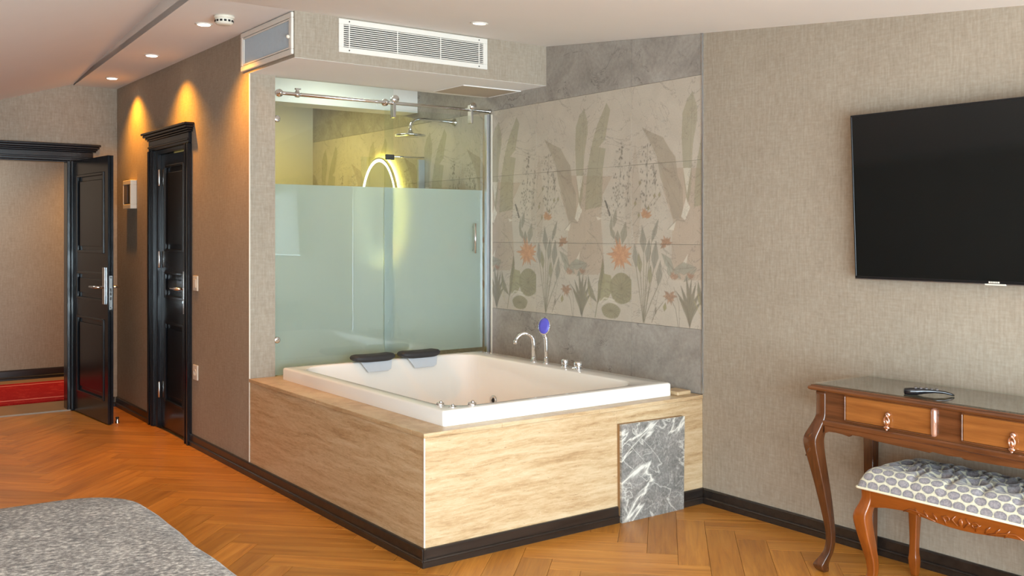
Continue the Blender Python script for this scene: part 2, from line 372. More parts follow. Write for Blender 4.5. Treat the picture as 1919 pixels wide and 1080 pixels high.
for k in range(-60, 61):
    for m in range(-9, 10):
        for h in (0, 1):
            if h == 0: cx, cy, a = k * PW + PL / 2 + m * PL, k * PW + PW / 2 - m * PL, 0
            else: cx, cy, a = k * PW + PL + PW / 2 + m * PL, k * PW + PW - PL / 2 - m * PL, 90
            wx, wy = (cx - cy) * c45 + 0.03, (cx + cy) * c45 + 0.05
            ang = R(45 + a)
            if not (XL - 0.5 < wx < W + 0.5 and YBK - 0.5 < wy < YF + 0.5): continue
            g = 0.0007; L2, W2 = PL / 2 - g, PW / 2 - g
            full = [(wx + u * math.cos(ang) - v * math.sin(ang), wy + u * math.sin(ang) + v * math.cos(ang)) for u, v in ((-L2, -W2), (L2, -W2), (L2, W2), (-L2, W2))]
            p = full
            for nx, ny, cc in ((1, 0, W - 0.001), (-1, 0, -XL), (0, 1, YF), (0, -1, -YBK)): p = clip(p, nx, ny, cc)
            if any(q[0] > 0 and q[1] > 0 for q in p):
                pa, pb = clip(p, 1, 0, 0.0), clip(p, 0, 1, 0.0)
                p = pa if area2(pa) >= area2(pb) else pb
            if area2(p) < 1e-4: continue
            pr = [project(q[0], q[1], FZ) for q in p]
            if any(q is None for q in pr): vis = 0
            else:
                s = clip(clip(clip(clip(pr, -1, 0, 0), 1, 0, 1919), 0, -1, 0), 0, 1, 1080); vis = area2(s)
            planks.append((vis, wx, wy, ang, p, abs(area2(p) - area2(full)) < 1e-6))
planks.sort(key=lambda q: -q[0])
def plank_mesh(local):
    mb = MB(); n = len(local); ch = 0.0012; cx = sum(q[0] for q in local) / n; cy = sum(q[1] for q in local) / n
    ins = []
    for x, y in local:
        d = math.hypot(x - cx, y - cy); ins.append((x + (cx - x) / d * ch * 1.4, y + (cy - y) / d * ch * 1.4))
    mb.rings([[(x, y, -0.012) for x, y in local], [(x, y, -ch * 0.5) for x, y in local], [(x, y, 0) for x, y in ins]], True, True, False)
    return mb
shared = None
stuff = MB()
for i, (vis, wx, wy, ang, p, whole) in enumerate(planks):
    ca, sa = math.cos(ang), math.sin(ang)
    loc = [((x - wx) * ca + (y - wy) * sa, -(x - wx) * sa + (y - wy) * ca) for x, y in p]
    if i < 300 and vis > 0:
        if whole and shared is not None: ob = bpy.data.objects.new('plank', shared); COL.objects.link(ob)
        else:
            mb = plank_mesh(loc); ob0 = build('plank', mb, 'plank', origin=(0, 0, 0)); ob = ob0
            if whole: shared = ob.data
        ob.parent = fl; ob.location = (wx, wy, 0.06); ob.rotation_euler = (0, 0, ang)
    else:
        mb = plank_mesh(p); stuff.add(mb.v, mb.f)
if stuff.v:
    st = build('plank', stuff, 'plank', fl); st['kind'] = 'stuff'; st.location.z = FZ  # the joined planks were laid out at z = 0

# ------------------------------------------------------------------ ceiling
def slab(mb, pts, t=0.04):
    vs = list(pts) + [(x, y, z + t) for x, y, z in pts]; n = len(pts)
    mb.add(vs, [list(range(n)), list(range(n, 2 * n))[::-1]] + [(i, (i + 1) % n, n + (i + 1) % n, n + i) for i in range(n)])
cl = MB()
slab(cl, [(xf(YF), YF, ZC), (W + 0.15, YF, ZC), (W + 0.15, YB, ZC), (xf(YB), YB, ZC)])
slab(cl, [(xf(YB), YB, ZC), (W + 0.15, YB, ZC), (W + 0.15, YBK, zr(YBK)), (xf(YBK), YBK, zr(YBK))])
ce = struct(build('ceiling', cl, 'ceiling', origin=(0, 0, ZC)))
lp = MB(); slab(lp, [(XL, YF, zl(XL, YF)), (xf(YF), YF, zl(xf(YF), YF)), (xf(YBK), YBK, zl(xf(YBK), YBK)), (XL, YBK, zl(XL, YBK))])
build('sloped_panel', lp, 'ceiling', ce)
fa = MB(); ys = [YF, 3.2, YB, -1.5, YBK]
for a, b in zip(ys[:-1], ys[1:]):
    xa, xb = xf(a), xf(b); za0, za1, zb0, zb1 = zr(a), max(zr(a) + 0.002, zl(xa, a)), zr(b), zl(xb, b)
    fa.add([(xa, a, za0), (xb, b, zb0), (xb, b, zb1), (xa, a, za1), (xa + 0.03, a, za0 + 0.001), (xb + 0.03, b, zb0 + 0.001), (xb + 0.03, b, zb1), (xa + 0.03, a, za1)],
           [(0, 1, 2, 3), (4, 7, 6, 5), (0, 4, 5, 1), (3, 2, 6, 7), (0, 3, 7, 4), (1, 5, 6, 2)])
build('fascia', fa, 'ceiling', ce)

# ------------------------------------------------------------------ walls
DY0, DY1, DZ = 3.13, 4.01, 2.12       # opening of the bathroom door in wall_left
wl = MB(); wl.box(0, XP, YP, DY0, FZ, ZC); wl.box(0, XP, DY1, YF, FZ, ZC); wl.box(0, XP, DY0, DY1, DZ, ZC)
struct(build('wall_left', wl, 'paper', origin=(0, 0, 0)))
EX0, EX1, EZ = -1.24, -0.372, 2.07    # opening of the entrance in wall_far
wf = MB(); wf.box(XL, EX0, YF, YF + 0.2, FZ, 3.0); wf.box(EX1, XP, YF, YF + 0.2, FZ, 3.0); wf.box(EX0, EX1, YF, YF + 0.2, EZ, 3.0)
struct(build('wall_far', wf, 'paper', origin=(0, 0, 0)))
wr = MB(); wr.box(W, W + 0.15, YBK, 0.0, FZ, zr(YBK) + 0.0)
wr.prism([(YBK, zr(YBK)), (0, zr(YBK)), (0, zr(0)), (YBK, zr(YBK))][:3], 'x', W, W + 0.15)
wright = struct(build('wall_right', wr, 'paper', origin=(W, 0, 0)))
bk = MB(); bk.box(W + 0.010, W + 0.15, 0.0, YBATH + 0.1, 0, ZC); build('tile_backing', bk, 'grout', wright)
WX0, WX1, WZ0, WZ1 = -3.8, 1.1, 0.06, 1.98
wb = MB(); wb.box(XL, WX0, YBK - 0.2, YBK, 0, 3.1); wb.box(WX1, W + 0.15, YBK - 0.2, YBK, 0, 3.1); wb.box(WX0, WX1, YBK - 0.2, YBK, 0, WZ0); wb.box(WX0, WX1, YBK - 0.2, YBK, WZ1, 3.1)
struct(build('wall_back', wb, 'paper', origin=(0, YBK, 0)))
struct(build('wall_side', MB().box(XL - 0.15, XL, YBK - 0.2, YF + 0.2, 0, 3.1), 'paper', origin=(XL, 0, 0)))
wn = struct(thing('window_1', None, None, (0, YBK - 0.1, WZ0)))
f = MB(); nW = 4
f.box(WX0, WX1, YBK - 0.14, YBK - 0.07, WZ0, WZ0 + 0.06); f.box(WX0, WX1, YBK - 0.14, YBK - 0.07, WZ1 - 0.06, WZ1)
for i in range(nW + 1):
    x = WX0 + (WX1 - WX0) * i / nW; x0 = min(max(x - 0.03, WX0), WX1 - 0.06); f.box(x0, x0 + 0.06, YBK - 0.14, YBK - 0.07, WZ0 + 0.06, WZ1 - 0.06)
build('window_frame', f, 'white', wn)
for i in range(nW):
    a = WX0 + (WX1 - WX0) * i / nW + 0.03; b = WX0 + (WX1 - WX0) * (i + 1) / nW - 0.03
    build('pane', MB().box(a, b, YBK - 0.11, YBK - 0.104, WZ0 + 0.06, WZ1 - 0.06), 'winglass', wn)
# bathroom shell
struct(build('wall_bathroom', MB().box(XP, W, YBATH, YBATH + 0.08, 0, ZC), 'bathtile', origin=(XP, YBATH, 0)))
struct(build('floor_bathroom', MB().box(XP, W, YP + 0.06, YBATH, -0.06, 0.0), 'bathtile', origin=(XP, YP, -0.06)))
struct(build('trim_2', MB().box(XP, W, 3.03, 3.25, 2.413, ZC), 'ceiling'))
# hall
hall = MB(); hall.box(XL, 1.6, 7.1, 7.2, 0, 2.7); hall.box(1.5, 1.6, YF + 0.2, 7.1, 0, 2.7); hall.box(XL - 0.1, XL, YF + 0.2, 7.2, 0, 2.7)
struct(build('wall_hall', hall, 'paper', origin=(0, 7.1, 0)))
struct(build('floor_hall', MB().box(XL, 1.5, YF + 0.0125, 7.1, -0.0275, -0.004), 'hallfloor', origin=(0, 6, -0.06)))
struct(build('ceiling_hall', MB().box(XL, 1.5, YF + 0.2, 7.1, 2.6, 2.7), 'ceiling', origin=(0, 6, 2.6)))
struct(build('trim_3', MB().box(EX0, EX1, YF - 0.008, YF + 0.012, FZ + 0.0003, -0.006), 'grout'))
# dropped ceiling box over the bath
so = struct(build('ceiling_soffit', MB().box(0, W, YB, YP, ZS + 0.0015, ZC).box(XP, W, YP, 2.10, ZS + 0.0015, ZC), 'paper', origin=(W / 2, YB, ZS)))
build('underside', MB().box(0.0, W, YB + 0.001, YP - 0.001, ZS, ZS + 0.0014).box(XP + 0.001, W, YP - 0.001, 2.10, ZS, ZS + 0.0014), 'ceiling', so)

# ------------------------------------------------------------------ printed botanical mural (flat print on tiles, one pattern per 0.924 m column)
CW = 0.924; VZ = [0.926, 1.392, 1.858, 2.324]; RES = 0.004
def paint_mural():
    SS = 2; h = RES / SS
    nu = int(round(CW / RES)); nv = int(round((VZ[3] - VZ[0]) / RES))
    U, V = np.meshgrid((np.arange(nu * SS) + 0.5) * h, VZ[0] + (np.arange(nv * SS) + 0.5) * h)
    S = lambda *c: np.array(lin(*c)[:3])
    img = np.ones(U.shape + (3,)) * S(196, 184, 168)
    rng = np.random.default_rng(3)
    def region(pts, pad=0.0):
        a = np.array(pts); u0, v0 = a.min(0) - pad; u1, v1 = a.max(0) + pad
        i0, i1 = max(0, int((u0) / h)), min(U.shape[1], int(u1 / h) + 2); j0, j1 = max(0, int((v0 - VZ[0]) / h)), min(U.shape[0], int((v1 - VZ[0]) / h) + 2)
        return slice(j0, j1), slice(i0, i1)
    def poly(pts, col, al):
        js, is_ = region(pts); u, v = U[js, is_], V[js, is_]
        if u.size == 0: return
        ins = np.zeros(u.shape, bool); n = len(pts)
        for i in range(n):
            (x0, y0), (x1, y1) = pts[i - 1], pts[i]
            if y0 == y1: continue
            ins ^= ((y0 > v) != (y1 > v)) & (u < (x1 - x0) * (v - y0) / (y1 - y0) + x0)
        a = ins[..., None] * al; img[js, is_] = img[js, is_] * (1 - a) + col * a
    def stroke(pts, w, col, al):
        js, is_ = region(pts, w + h); u, v = U[js, is_], V[js, is_]
        if u.size == 0: return
        d = np.full(u.shape, 9.0)
        for (x0, y0), (x1, y1) in zip(pts[:-1], pts[1:]):
            L = (x1 - x0) ** 2 + (y1 - y0) ** 2 + 1e-12; t = np.clip(((u - x0) * (x1 - x0) + (v - y0) * (y1 - y0)) / L, 0, 1)
            d = np.minimum(d, np.hypot(u - x0 - t * (x1 - x0), v - y0 - t * (y1 - y0)))
        a = np.clip((w / 2 - d) / h + 0.5, 0, 1)[..., None] * al; img[js, is_] = img[js, is_] * (1 - a) + col * a
    def leaf(b, t, w, col, al, bend=0.0, vein=None, n=9, peak=0.45):
        bx, by = b; tx, ty = t; L = math.hypot(tx - bx, ty - by); px, py = -(ty - by) / L, (tx - bx) / L
        lft, rgt, mid = [], [], []
        for i in range(n + 1):
            s = i / n; o = bend * L * math.sin(math.pi * s)
            k = (s / peak) ** 0.8 if s < peak else ((1 - s) / (1 - peak)) ** 0.9
            cx, cy = bx + (tx - bx) * s + px * o, by + (ty - by) * s + py * o
            mid.append((cx, cy)); lft.append((cx + px * w / 2 * k, cy + py * w / 2 * k)); rgt.append((cx - px * w / 2 * k, cy - py * w / 2 * k))
        poly(lft + rgt[::-1], col, al)
        if vein is not None: stroke(mid, 0.003, vein, 0.6); stroke(rgt, 0.0028, vein, 0.5); stroke(lft, 0.0022, vein, 0.35)
    taupe, taupe2, olive, olive2 = S(158, 143, 122), S(172, 152, 132), S(148, 142, 108), S(124, 122, 88)
    grey, dk, vdk, org, org2, cream = S(142, 138, 124), S(104, 94, 76), S(62, 54, 46), S(212, 152, 106), S(178, 116, 76), S(226, 218, 200)
    # broad background foliage
    poly([(.25, 1.83), (.75, 1.80), (.665, 1.69), (.65, 1.525), (.68, 1.25), (.62, 1.2), (.33, 1.19), (.33, 1.39), (.34, 1.53), (.264, 1.69)], S(180, 157, 136), .75)
    poly([(.088, 2.078), (.177, 2.037), (.26, 2.006), (.317, 1.93), (.358, 1.89), (.375, 1.78), (.417, 1.70), (.417, 1.537), (.341, 1.533), (.303, 1.647), (.24, 1.77), (.21, 1.90), (.165, 1.97), (.12, 2.035)], taupe, .8)
    poly([(.49, 2.241), (.522, 2.157), (.524, 2.085), (.49, 1.944), (.476, 1.70), (.45, 1.60), (.42, 1.785), (.406, 1.995), (.413, 2.131), (.448, 2.2)], olive, .62)
    poly([(.70, 2.255), (.735, 2.207), (.718, 2.148), (.686, 2.028), (.626, 1.988), (.692, 1.975), (.666, 1.844), (.655, 1.62), (.50, 1.60), (.511, 1.781), (.531, 1.896), (.572, 2.036), (.613, 2.122)], olive, .66)
    leaf((.04, 1.35), (.03, 2.0), .10, taupe2, .45); leaf((.90, 1.35), (.91, 1.95), .09, taupe2, .3)
    for a, b in (((.49, 2.24), (.455, 1.62)), ((.70, 2.25), (.56, 1.62)), ((.09, 2.077), (.39, 1.6))): stroke([a, b], .003, dk, .35)
    for k in range(26):   # fine ribs on the broad leaves
        u = rng.uniform(.28, .66); v = rng.uniform(1.25, 1.8); stroke([(u, v), (u + rng.uniform(-.01, .01), v + rng.uniform(.08, .22))], .0025, dk, .16)
    for g in ([(.44, 1.653), (.47, 1.594), (.432, 1.527), (.402, 1.547)], [(.455, 1.343), (.44, 1.275), (.402, 1.274)], [(.477, 1.816), (.447, 1.672), (.417, 1.819)],
              [(.30, 1.476), (.363, 1.525), (.345, 1.47)], [(.445, 1.629), (.468, 1.603), (.433, 1.526)], [(.60, 1.56), (.66, 1.545), (.62, 1.535)]): poly(g, cream, .75)
    stroke([(.30, 1.476), (.37, 1.53), (.43, 1.522)], .006, dk, .5); stroke([(.52, 1.47), (.60, 1.42), (.665, 1.32), (.68, 1.24)], .004, dk, .5)
    # berry sprigs
    def sprig(base, tip, n, sp, leafy=True, col=vdk):
        stroke([base, ((base[0] + tip[0]) / 2 + .008, (base[1] + tip[1]) / 2), tip], .003, dk, .7)
        for i in range(n):
            s = rng.uniform(.05, 1); a = rng.uniform(0, 6.28); r = sp * rng.uniform(.15, 1) * (1.15 - s * .7)
            c = (base[0] + (tip[0] - base[0]) * s + r * math.cos(a), base[1] + (tip[1] - base[1]) * s + r * math.sin(a) * .8)
            q = (base[0] + (tip[0] - base[0]) * s, base[1] + (tip[1] - base[1]) * s)
            stroke([q, c], .0018, dk, .35); leaf(c, (c[0] + rng.uniform(-.012, .012), c[1] + rng.uniform(.010, .022)), .010, col, rng.uniform(.5, .85))
    sprig((.79, 1.56), (.835, 1.98), 60, .085); sprig((.115, 1.60), (.136, 1.96), 55, .09); sprig((.88, 1.62), (.90, 1.86), 26, .06); sprig((.20, 1.70), (.19, 1.84), 18, .05)
    for (u, v) in ((.19, 1.66), (.23, 1.665), (.03, 1.62), (.07, 1.74), (.14, 1.59), (.06, 1.55)):
        stroke([(u - .05, v - .05), (u, v)], .003, dk, .7); leaf((u, v - .004), (u + .005, v + .026), .022, S(150, 138, 92), .85, vein=dk)
    for i in range(11): poly([(.69 + .004 * i + .008 * math.cos(t) + rng.uniform(-.004, .004), 1.65 - .0085 * i + .007 * math.sin(t)) for t in np.linspace(0, 6.28, 9)], vdk, .9) if i % 1 == 0 else None
    stroke([(.675, 1.68), (.74, 1.55)], .0025, vdk, .6)
    # buds with long stems
    def bud(base, bot, tip, w, col=grey): stroke([base, (base[0] + (bot[0] - base[0]) * .55, base[1] + (bot[1] - base[1]) * .6), bot], .0045, dk, .75); stroke([base, bot], .003, olive2, .5); leaf(bot, tip, w, col, .9, vein=dk)
    bs = (.10, .932)
    for q in (((.04, 1.25), (.027, 1.39), .05), ((.104, 1.34), (.091, 1.49), .055), ((.13, 1.28), (.15, 1.42), .05), ((.186, 1.245), (.205, 1.41), .06), ((.167, 1.40), (.224, 1.535), .035), ((.22, 1.15), (.24, 1.30), .05)): bud(bs, *q)
    bud((.10, .932), (.075, 1.22), (.06, 1.34), .045, olive); bud((.11, .932), (.15, 1.16), (.16, 1.27), .04, olive)
    stroke([(.17, .94), (.2, 1.0), (.26, 1.06)], .005, dk, .7); leaf((.2, .985), (.205, 1.035), .016, dk, .8)
    stroke([(.381, .927), (.36, 1.03), (.31, 1.1)], .005, dk, .75); stroke([(.39, .927), (.385, 1.06), (.345, 1.15)], .004, dk, .6)
    # grey pointed leaves
    for b, t, w in (((.345, 1.251), (.514, 1.268), .07), ((.422, 1.185), (.52, 1.262), .04), ((.345, 1.25), (.25, 1.34), .055), ((.33, 1.20), (.30, 1.29), .05), ((.40, 1.20), (.34, 1.25), .035)): leaf(b, t, w, S(150, 148, 132), .85, vein=dk)
    # iris fan
    for t, w, bd in (((.387, 1.09), .035, -.10), ((.40, 1.16), .03, -.05), ((.44, 1.215), .03, -.03), ((.48, 1.20), .028, .03), ((.515, 1.18), .03, .05), ((.54, 1.13), .034, .08), ((.555, 1.08), .03, .12), ((.36, 1.13), .02, -.10)):
        leaf((.467, .93), t, w, S(128, 120, 98), .9, bend=bd, vein=vdk, peak=.6)
    stroke([(.594, .937), (.62, 1.04), (.65, 1.17), (.67, 1.26)], .007, olive2, .85); leaf((.616, 1.02), (.665, 1.30), .06, S(128, 120, 84), .9, bend=-.05, vein=vdk); leaf((.61, 1.03), (.53, 1.19), .05, S(124, 118, 90), .85, bend=.14, vein=vdk)
    stroke([(.56, .99), (.53, 1.12)], .003, S(196, 180, 90), .6); stroke([(.56, .99), (.50, 1.08)], .003, S(196, 180, 90), .6)
    # lotus leaves
    def lotus(cx, cy, r, al, ry=.9):
        poly([(cx + r * math.cos(t) * (1 + .04 * math.sin(5 * t)), cy + ry * r * math.sin(t)) for t in np.linspace(0, 6.28, 40)], S(138, 130, 94), al)
        for t in np.linspace(0, 6.28, 19)[:-1]: stroke([(cx, cy), (cx + .93 * r * math.cos(t), cy + .93 * ry * r * math.sin(t))], .0028, S(108, 98, 68), .65)
    poly([(.67, 1.21), (.74, 1.20), (.76, 1.12), (.71, 1.05), (.64, 1.04), (.655, 1.14)], S(152, 144, 104), .9)
    lotus(.835, 1.125, .105, .9); lotus(.74, .985, .085, .85, .55); stroke([(.77, 1.05), (.68, 1.06), (.64, 1.03)], .010, cream, .6); stroke([(.66, 1.02), (.71, 1.045), (.79, 1.03)], .008, cream, .5)
    # leaves around the big flower and the flower itself
    for b, t, w in (((.765, 1.49), (.785, 1.60), .04), ((.74, 1.45), (.745, 1.56), .03), ((.84, 1.39), (.872, 1.52), .06), ((.80, 1.39), (.80, 1.47), .05), ((.77, 1.42), (.74, 1.49), .04)): leaf(b, t, w, S(146, 140, 122), .9, vein=dk)
    def flower(c, r, n, c1, c2, a0=0.0, a1=6.28, w=.32):
        for ring, sc in ((0, 1.0), (1, .72), (2, .45)):
            for i in range(n):
                a = a0 + (a1 - a0) * (i + .5 * (ring % 2)) / n + rng.uniform(-.1, .1)
                leaf(c, (c[0] + r * sc * (1.0 + .18 * math.sin(i * 2.4)) * math.cos(a), c[1] + r * sc * .92 * (1.0 + .18 * math.cos(i * 1.7)) * math.sin(a)), r * w, c1 if (i + ring) % 2 else c2 * .45 + c1 * .55, .92, vein=c2)
    flower((.824, 1.325), .108, 12, org, org2, 0, 6.28, .24); flower((.117, 1.548), .055, 6, S(196, 150, 104), org2, .3, 2.9, .45); flower((.285, 1.395), .05, 7, S(190, 140, 104), S(132, 92, 66), 0.2, 4.4, .42)
    flower((.315, 1.10), .05, 8, S(192, 146, 112), S(128, 92, 70), 2.6, 7.4, .36); flower((.345, 1.20), .04, 6, S(196, 158, 130), S(140, 96, 70), .2, 3.0, .45); flower((.47, 1.205), .035, 5, S(200, 160, 134), S(140, 96, 70), .4, 2.7, .4)
    leaf((.27, 1.01), (.28, 1.06), .03, S(150, 140, 84), .9, vein=dk); stroke([(.29, 1.35), (.25, 1.2), (.17, .94)], .003, dk, .5)
    img = img.reshape(nv, SS, nu, SS, 3).mean((1, 3)); bgc = S(196, 184, 168); img = img * .74 + bgc * .26
    return img, nu, nv
MUR, NU, NV = paint_mural()

# ------------------------------------------------------------------ wall tiles (parts of wall_right)
ycols = [0.0, 0.563, 1.487, 2.411, 3.335, 4.259, YBATH]
def grey_tile(y0, y1, z0, za, zb):     # top edge za at y0, zb at y1
    g = 0.0009
    return build('tile', MB().prism([(y0 + g, z0 + g), (y1 - g, z0 + g), (y1 - g, zb - g), (y0 + g, za - g)], 'x', W, W + 0.0098), 'greytile', wright)
for a, b in zip(ycols[:-1], ycols[1:]):
    grey_tile(a, b, 0.575, 0.926, 0.926)
    if a < YB < b:
        grey_tile(a, YB, 2.324, zr(a), ZC); grey_tile(YB, b, 2.324, ZC, ZC)
    else: grey_tile(a, b, 2.324, min(ZC, zr(a)), min(ZC, zr(b)))
    if a > 2: grey_tile(a, b, 0.0, 0.574, 0.574)
mural_cache = {}
for a, b in zip(ycols[:-1], ycols[1:]):
    u0 = 0.0; full = CW
    w = b - a
    # u runs from the left joint (large y) to the right joint (small y); the last column is cut on its left side
    uoff = 0.0 if b < YBATH - 0.01 else CW - w
    for r in range(3):
        z0, z1 = VZ[r], VZ[r + 1]; key = (round(w, 3), r, round(uoff, 3))
        if key not in mural_cache:
            nu = int(w / RES); nv = int((z1 - z0) / RES); g = 0.0009
            us = np.linspace(g, w - g, nu + 1); vs = np.linspace(z0 + g, z1 - g, nv + 1)
            UU, VV = np.meshgrid(us, vs)
            P = np.zeros(((nu + 1) * (nv + 1), 3)); P[:, 1] = -UU.ravel(); P[:, 2] = VV.ravel() - z0
            ii = np.clip(((UU + uoff) / RES).astype(int), 0, NU - 1); jj = np.clip(((VV - VZ[0]) / RES).astype(int), 0, NV - 1)
            Cc = MUR[jj, ii].reshape(-1, 3)
            idx = np.arange((nu + 1) * (nv + 1)).reshape(nv + 1, nu + 1)
            F = np.stack([idx[:-1, :-1], idx[1:, :-1], idx[1:, 1:], idx[:-1, 1:]], -1).reshape(-1, 4)
            nP = len(P); cor = [idx[0, 0], idx[0, -1], idx[-1, -1], idx[-1, 0]]
            ex = P[cor].copy(); ex[:, 0] = 0.0098; P = np.vstack([P, ex]); Cc = np.vstack([Cc, Cc[cor]])
            F = np.vstack([F, [[cor[i], cor[(i + 1) % 4], nP + (i + 1) % 4, nP + i] for i in range(4)]])
            me = bpy.data.meshes.new('tile'); me.vertices.add(len(P)); me.vertices.foreach_set('co', P.astype(np.float32).ravel())
            me.loops.add(F.size); me.loops.foreach_set('vertex_index', F.astype(np.int32).ravel())
            me.polygons.add(len(F)); me.polygons.foreach_set('loop_start', np.arange(0, F.size, 4, dtype=np.int32))
            me.update(calc_edges=True)
            at = me.color_attributes.new('Col', 'FLOAT_COLOR', 'POINT'); at.data.foreach_set('color', np.hstack([Cc, np.ones((len(Cc), 1))]).astype(np.float32).ravel())
            me.materials.append(M['mural']); mural_cache[key] = me
        ob = bpy.data.objects.new('tile', mural_cache[key]); COL.objects.link(ob); ob.parent = wright
        ob.location = Vector((W, b, z0)) - ORG[wright]
struct(build('trim_1', MB().box(W - 0.006, W - 0.0005, -0.006, 0.002, 0.578, zr(0) - 0.003), 'satin'))

# ------------------------------------------------------------------ skirting boards
PROF = [(0, FZ), (0.020, FZ), (0.020, 0.009), (0.0225, 0.011), (0.0235, 0.014), (0.0220, 0.0175), (0.0180, 0.0200), (0.0130, 0.0210), (0.0125, 0.058), (0.009, 0.064), (0, 0.065)]
def base_run(mb, fixed, sign, axis, a0, a1, k=1.0):
    if axis == 'y': mb.prism([(fixed + sign * d, z * k) for d, z in PROF], 'y', a0, a1)
    else: mb.prism([(fixed + sign * d, z * k) for d, z in PROF], 'x', a0, a1)
b = MB(); base_run(b, 0, -1, 'y', YP, 3.10); base_run(b, 0, -1, 'y', 4.045, YF); struct(build('baseboard_left', b, 'basewood'))
b = MB(); base_run(b, 0, -1, 'y', -0.018, YP); struct(build('baseboard_side', b, 'basewood'))
b = MB(); base_run(b, 0, -1, 'x', -0.018, 1.142); base_run(b, 0, -1, 'x', 1.600, W); struct(build('baseboard_front', b, 'basewood'))
b = MB(); base_run(b, W, -1, 'y', YBK, -0.018); struct(build('baseboard_right', b, 'basewood'))
b = MB(); base_run(b, YF, -1, 'x', -0.17, -0.02); base_run(b, YF, -1, 'x', XL, EX0 - 0.2); struct(build('baseboard_far', b, 'basewood'))
b = MB(); base_run(b, 7.1, -1, 'x', XL, 1.5, 1.5); struct(build('baseboard_hall', b, 'basewood'))
struct(build('trim_4', MB().box(-0.004, 0.003, YP - 0.004, YP + 0.003, 0.0655, ZS - 0.002), 'plasticwhite'))

# ------------------------------------------------------------------ doors
def casing(root, w, h, cw, fw):
    """opening half width w/2, height h; local x along the wall, -y into the room"""
    for sx in (-1, 1):
        a = sx * w / 2; m = MB()
        m.box(a, a + sx * cw, -0.022, 0, FZ, h + 0.0); m.box(a + sx * cw * 0.15, a + sx * cw * 0.30, -0.030, -0.02, FZ, h); m.box(a + sx * cw * 0.72, a + sx * cw, -0.034, -0.02, FZ, h)
        build('casing', m, 'blackdoor', root, 0.004)
        build('jamb', MB().box(a - sx * fw, a, -0.006, 0.12, FZ, h - 0.0), 'blackdoor', root, 0.003)
    build('jamb', MB().box(-w / 2 + fw, w / 2 - fw, -0.006, 0.12, h - fw * 0.5, h), 'blackdoor', root, 0.003)
    m = MB(); X = w / 2 + cw
    m.box(-X, X, -0.024, 0, h, h + 0.075); m.box(-X, X, -0.032, -0.02, h + 0.018, h + 0.034)
    for k, (d, z0, z1) in enumerate(((0.030, 0.075, 0.088), (0.042, 0.088, 0.102), (0.058, 0.102, 0.120), (0.070, 0.120, 0.138))):
        m.box(-X - d * 0.75, X + d * 0.75, -d, 0, h + z0, h + z1)
    build('cornice', m, 'blackdoor', root, 0.004)
def make_leaf(root, w, h, t, loc, rz, panels, z0=0.006):
    c = MB(); sx = 0.085; c.box(0, w, 0.014, t - 0.014, z0, h)
    c.box(0, sx, 0, t, z0, h); c.box(w - sx, w, 0, t, z0, h)
    zs = [z0] + [q for p in panels for q in p] + [h]
    for a, b2 in zip(zs[0::2], zs[1::2]): c.box(sx - 0.001, w - sx + 0.001, 0.0005, t - 0.0005, a, b2)
    lf = build('door_leaf', c, 'blackdoor', root); ORG[lf] = Vector((0, 0, 0)); lf.location = loc; lf.rotation_euler = (0, 0, rz)
    for a, b2 in panels:
        m = MB()
        for y0, y1, yo in ((-0.008, 0.014, -1), (t - 0.014, t + 0.008, 1)):
            x0, x1 = sx, w - sx; k = 0.022
            m.box(x0, x0 + k, y0, y1, a, b2); m.box(x1 - k, x1, y0, y1, a, b2); m.box(x0 + k, x1 - k, y0, y1, a, a + k); m.box(x0 + k, x1 - k, y0, y1, b2 - k, b2)
            q = 0.055; yy = (0.004, 0.014) if yo < 0 else (t - 0.014, t - 0.004)
            m.box(x0 + q, x1 - q, yy[0], yy[1], a + q, b2 - q)
        build('panel', m, 'blackdoor', lf, 0.006, 2)
    return lf
def lever(mb, x, z, yface, sgn, length=0.125):
    mb.tube([(x, yface, z), (x, yface + sgn * 0.05, z), (x - 0.015, yface + sgn * 0.058, z), (x - length, yface + sgn * 0.058, z)], [0.010, 0.010, 0.011, 0.009], 10)

d1 = struct(thing('door_1', None, None, ((EX0 + EX1) / 2, YF, 0), (0, 0, 0)))
wE = EX1 - EX0
casing(d1, wE, EZ - 0.012, 0.175, 0.025)
TL = 0.042; wl_ = 0.815
ang = math.atan2(4.185 - 5.005, -0.285 + 0.353)
lf = make_leaf(d1, wl_, 2.055, TL, Vector((-0.353, 5.003, 0)) - Vector(((EX0 + EX1) / 2, YF, 0)), ang, [(0.155, 0.79), (0.92, 1.15), (1.298, 1.935)], FZ + 0.008)
m = MB(); m.box(wl_ - 0.098, wl_ - 0.052, -0.011, 0.0, 0.905, 1.195); o = build('lock_plate', m, 'chrome', lf, 0.004); o['label'] = 'tall bright chrome lock plate on the room face'
m = MB(); m.box(wl_ - 0.085, wl_ - 0.045, TL, TL + 0.009, 0.905, 1.195); build('lock_plate', m, 'chrome', lf, 0.003)
m = MB(); lever(m, wl_ - 0.075, 1.04, -0.010, -1, 0.135); build('lever_handle', m, 'steel', lf)
m = MB(); lever(m, wl_ - 0.065, 1.04, TL + 0.008, 1, 0.13); build('lever_handle', m, 'steel', lf)
m = MB(); m.box(wl_, wl_ + 0.003, TL / 2 - 0.012, TL / 2 + 0.012, 0.87, 1.13); build('latch_plate', m, 'steel', lf)
m = MB()
for z in (0.885, 0.955, 0.99, 1.02, 1.115): m.box(wl_ + 0.003, wl_ + 0.0045, TL / 2 - 0.004, TL / 2 + 0.004, z - (0.012 if 0.9 < z < 1.1 else 0.003), z + (0.012 if 0.9 < z < 1.1 else 0.003))
build('latch_hole', m, 'dark', lf)
m = MB(); m.box(wl_ * 0.75, wl_ - 0.01, TL * 0.3, TL * 0.7, FZ + 0.003, FZ + 0.0085); build('bottom_seal', m, 'dark', lf)

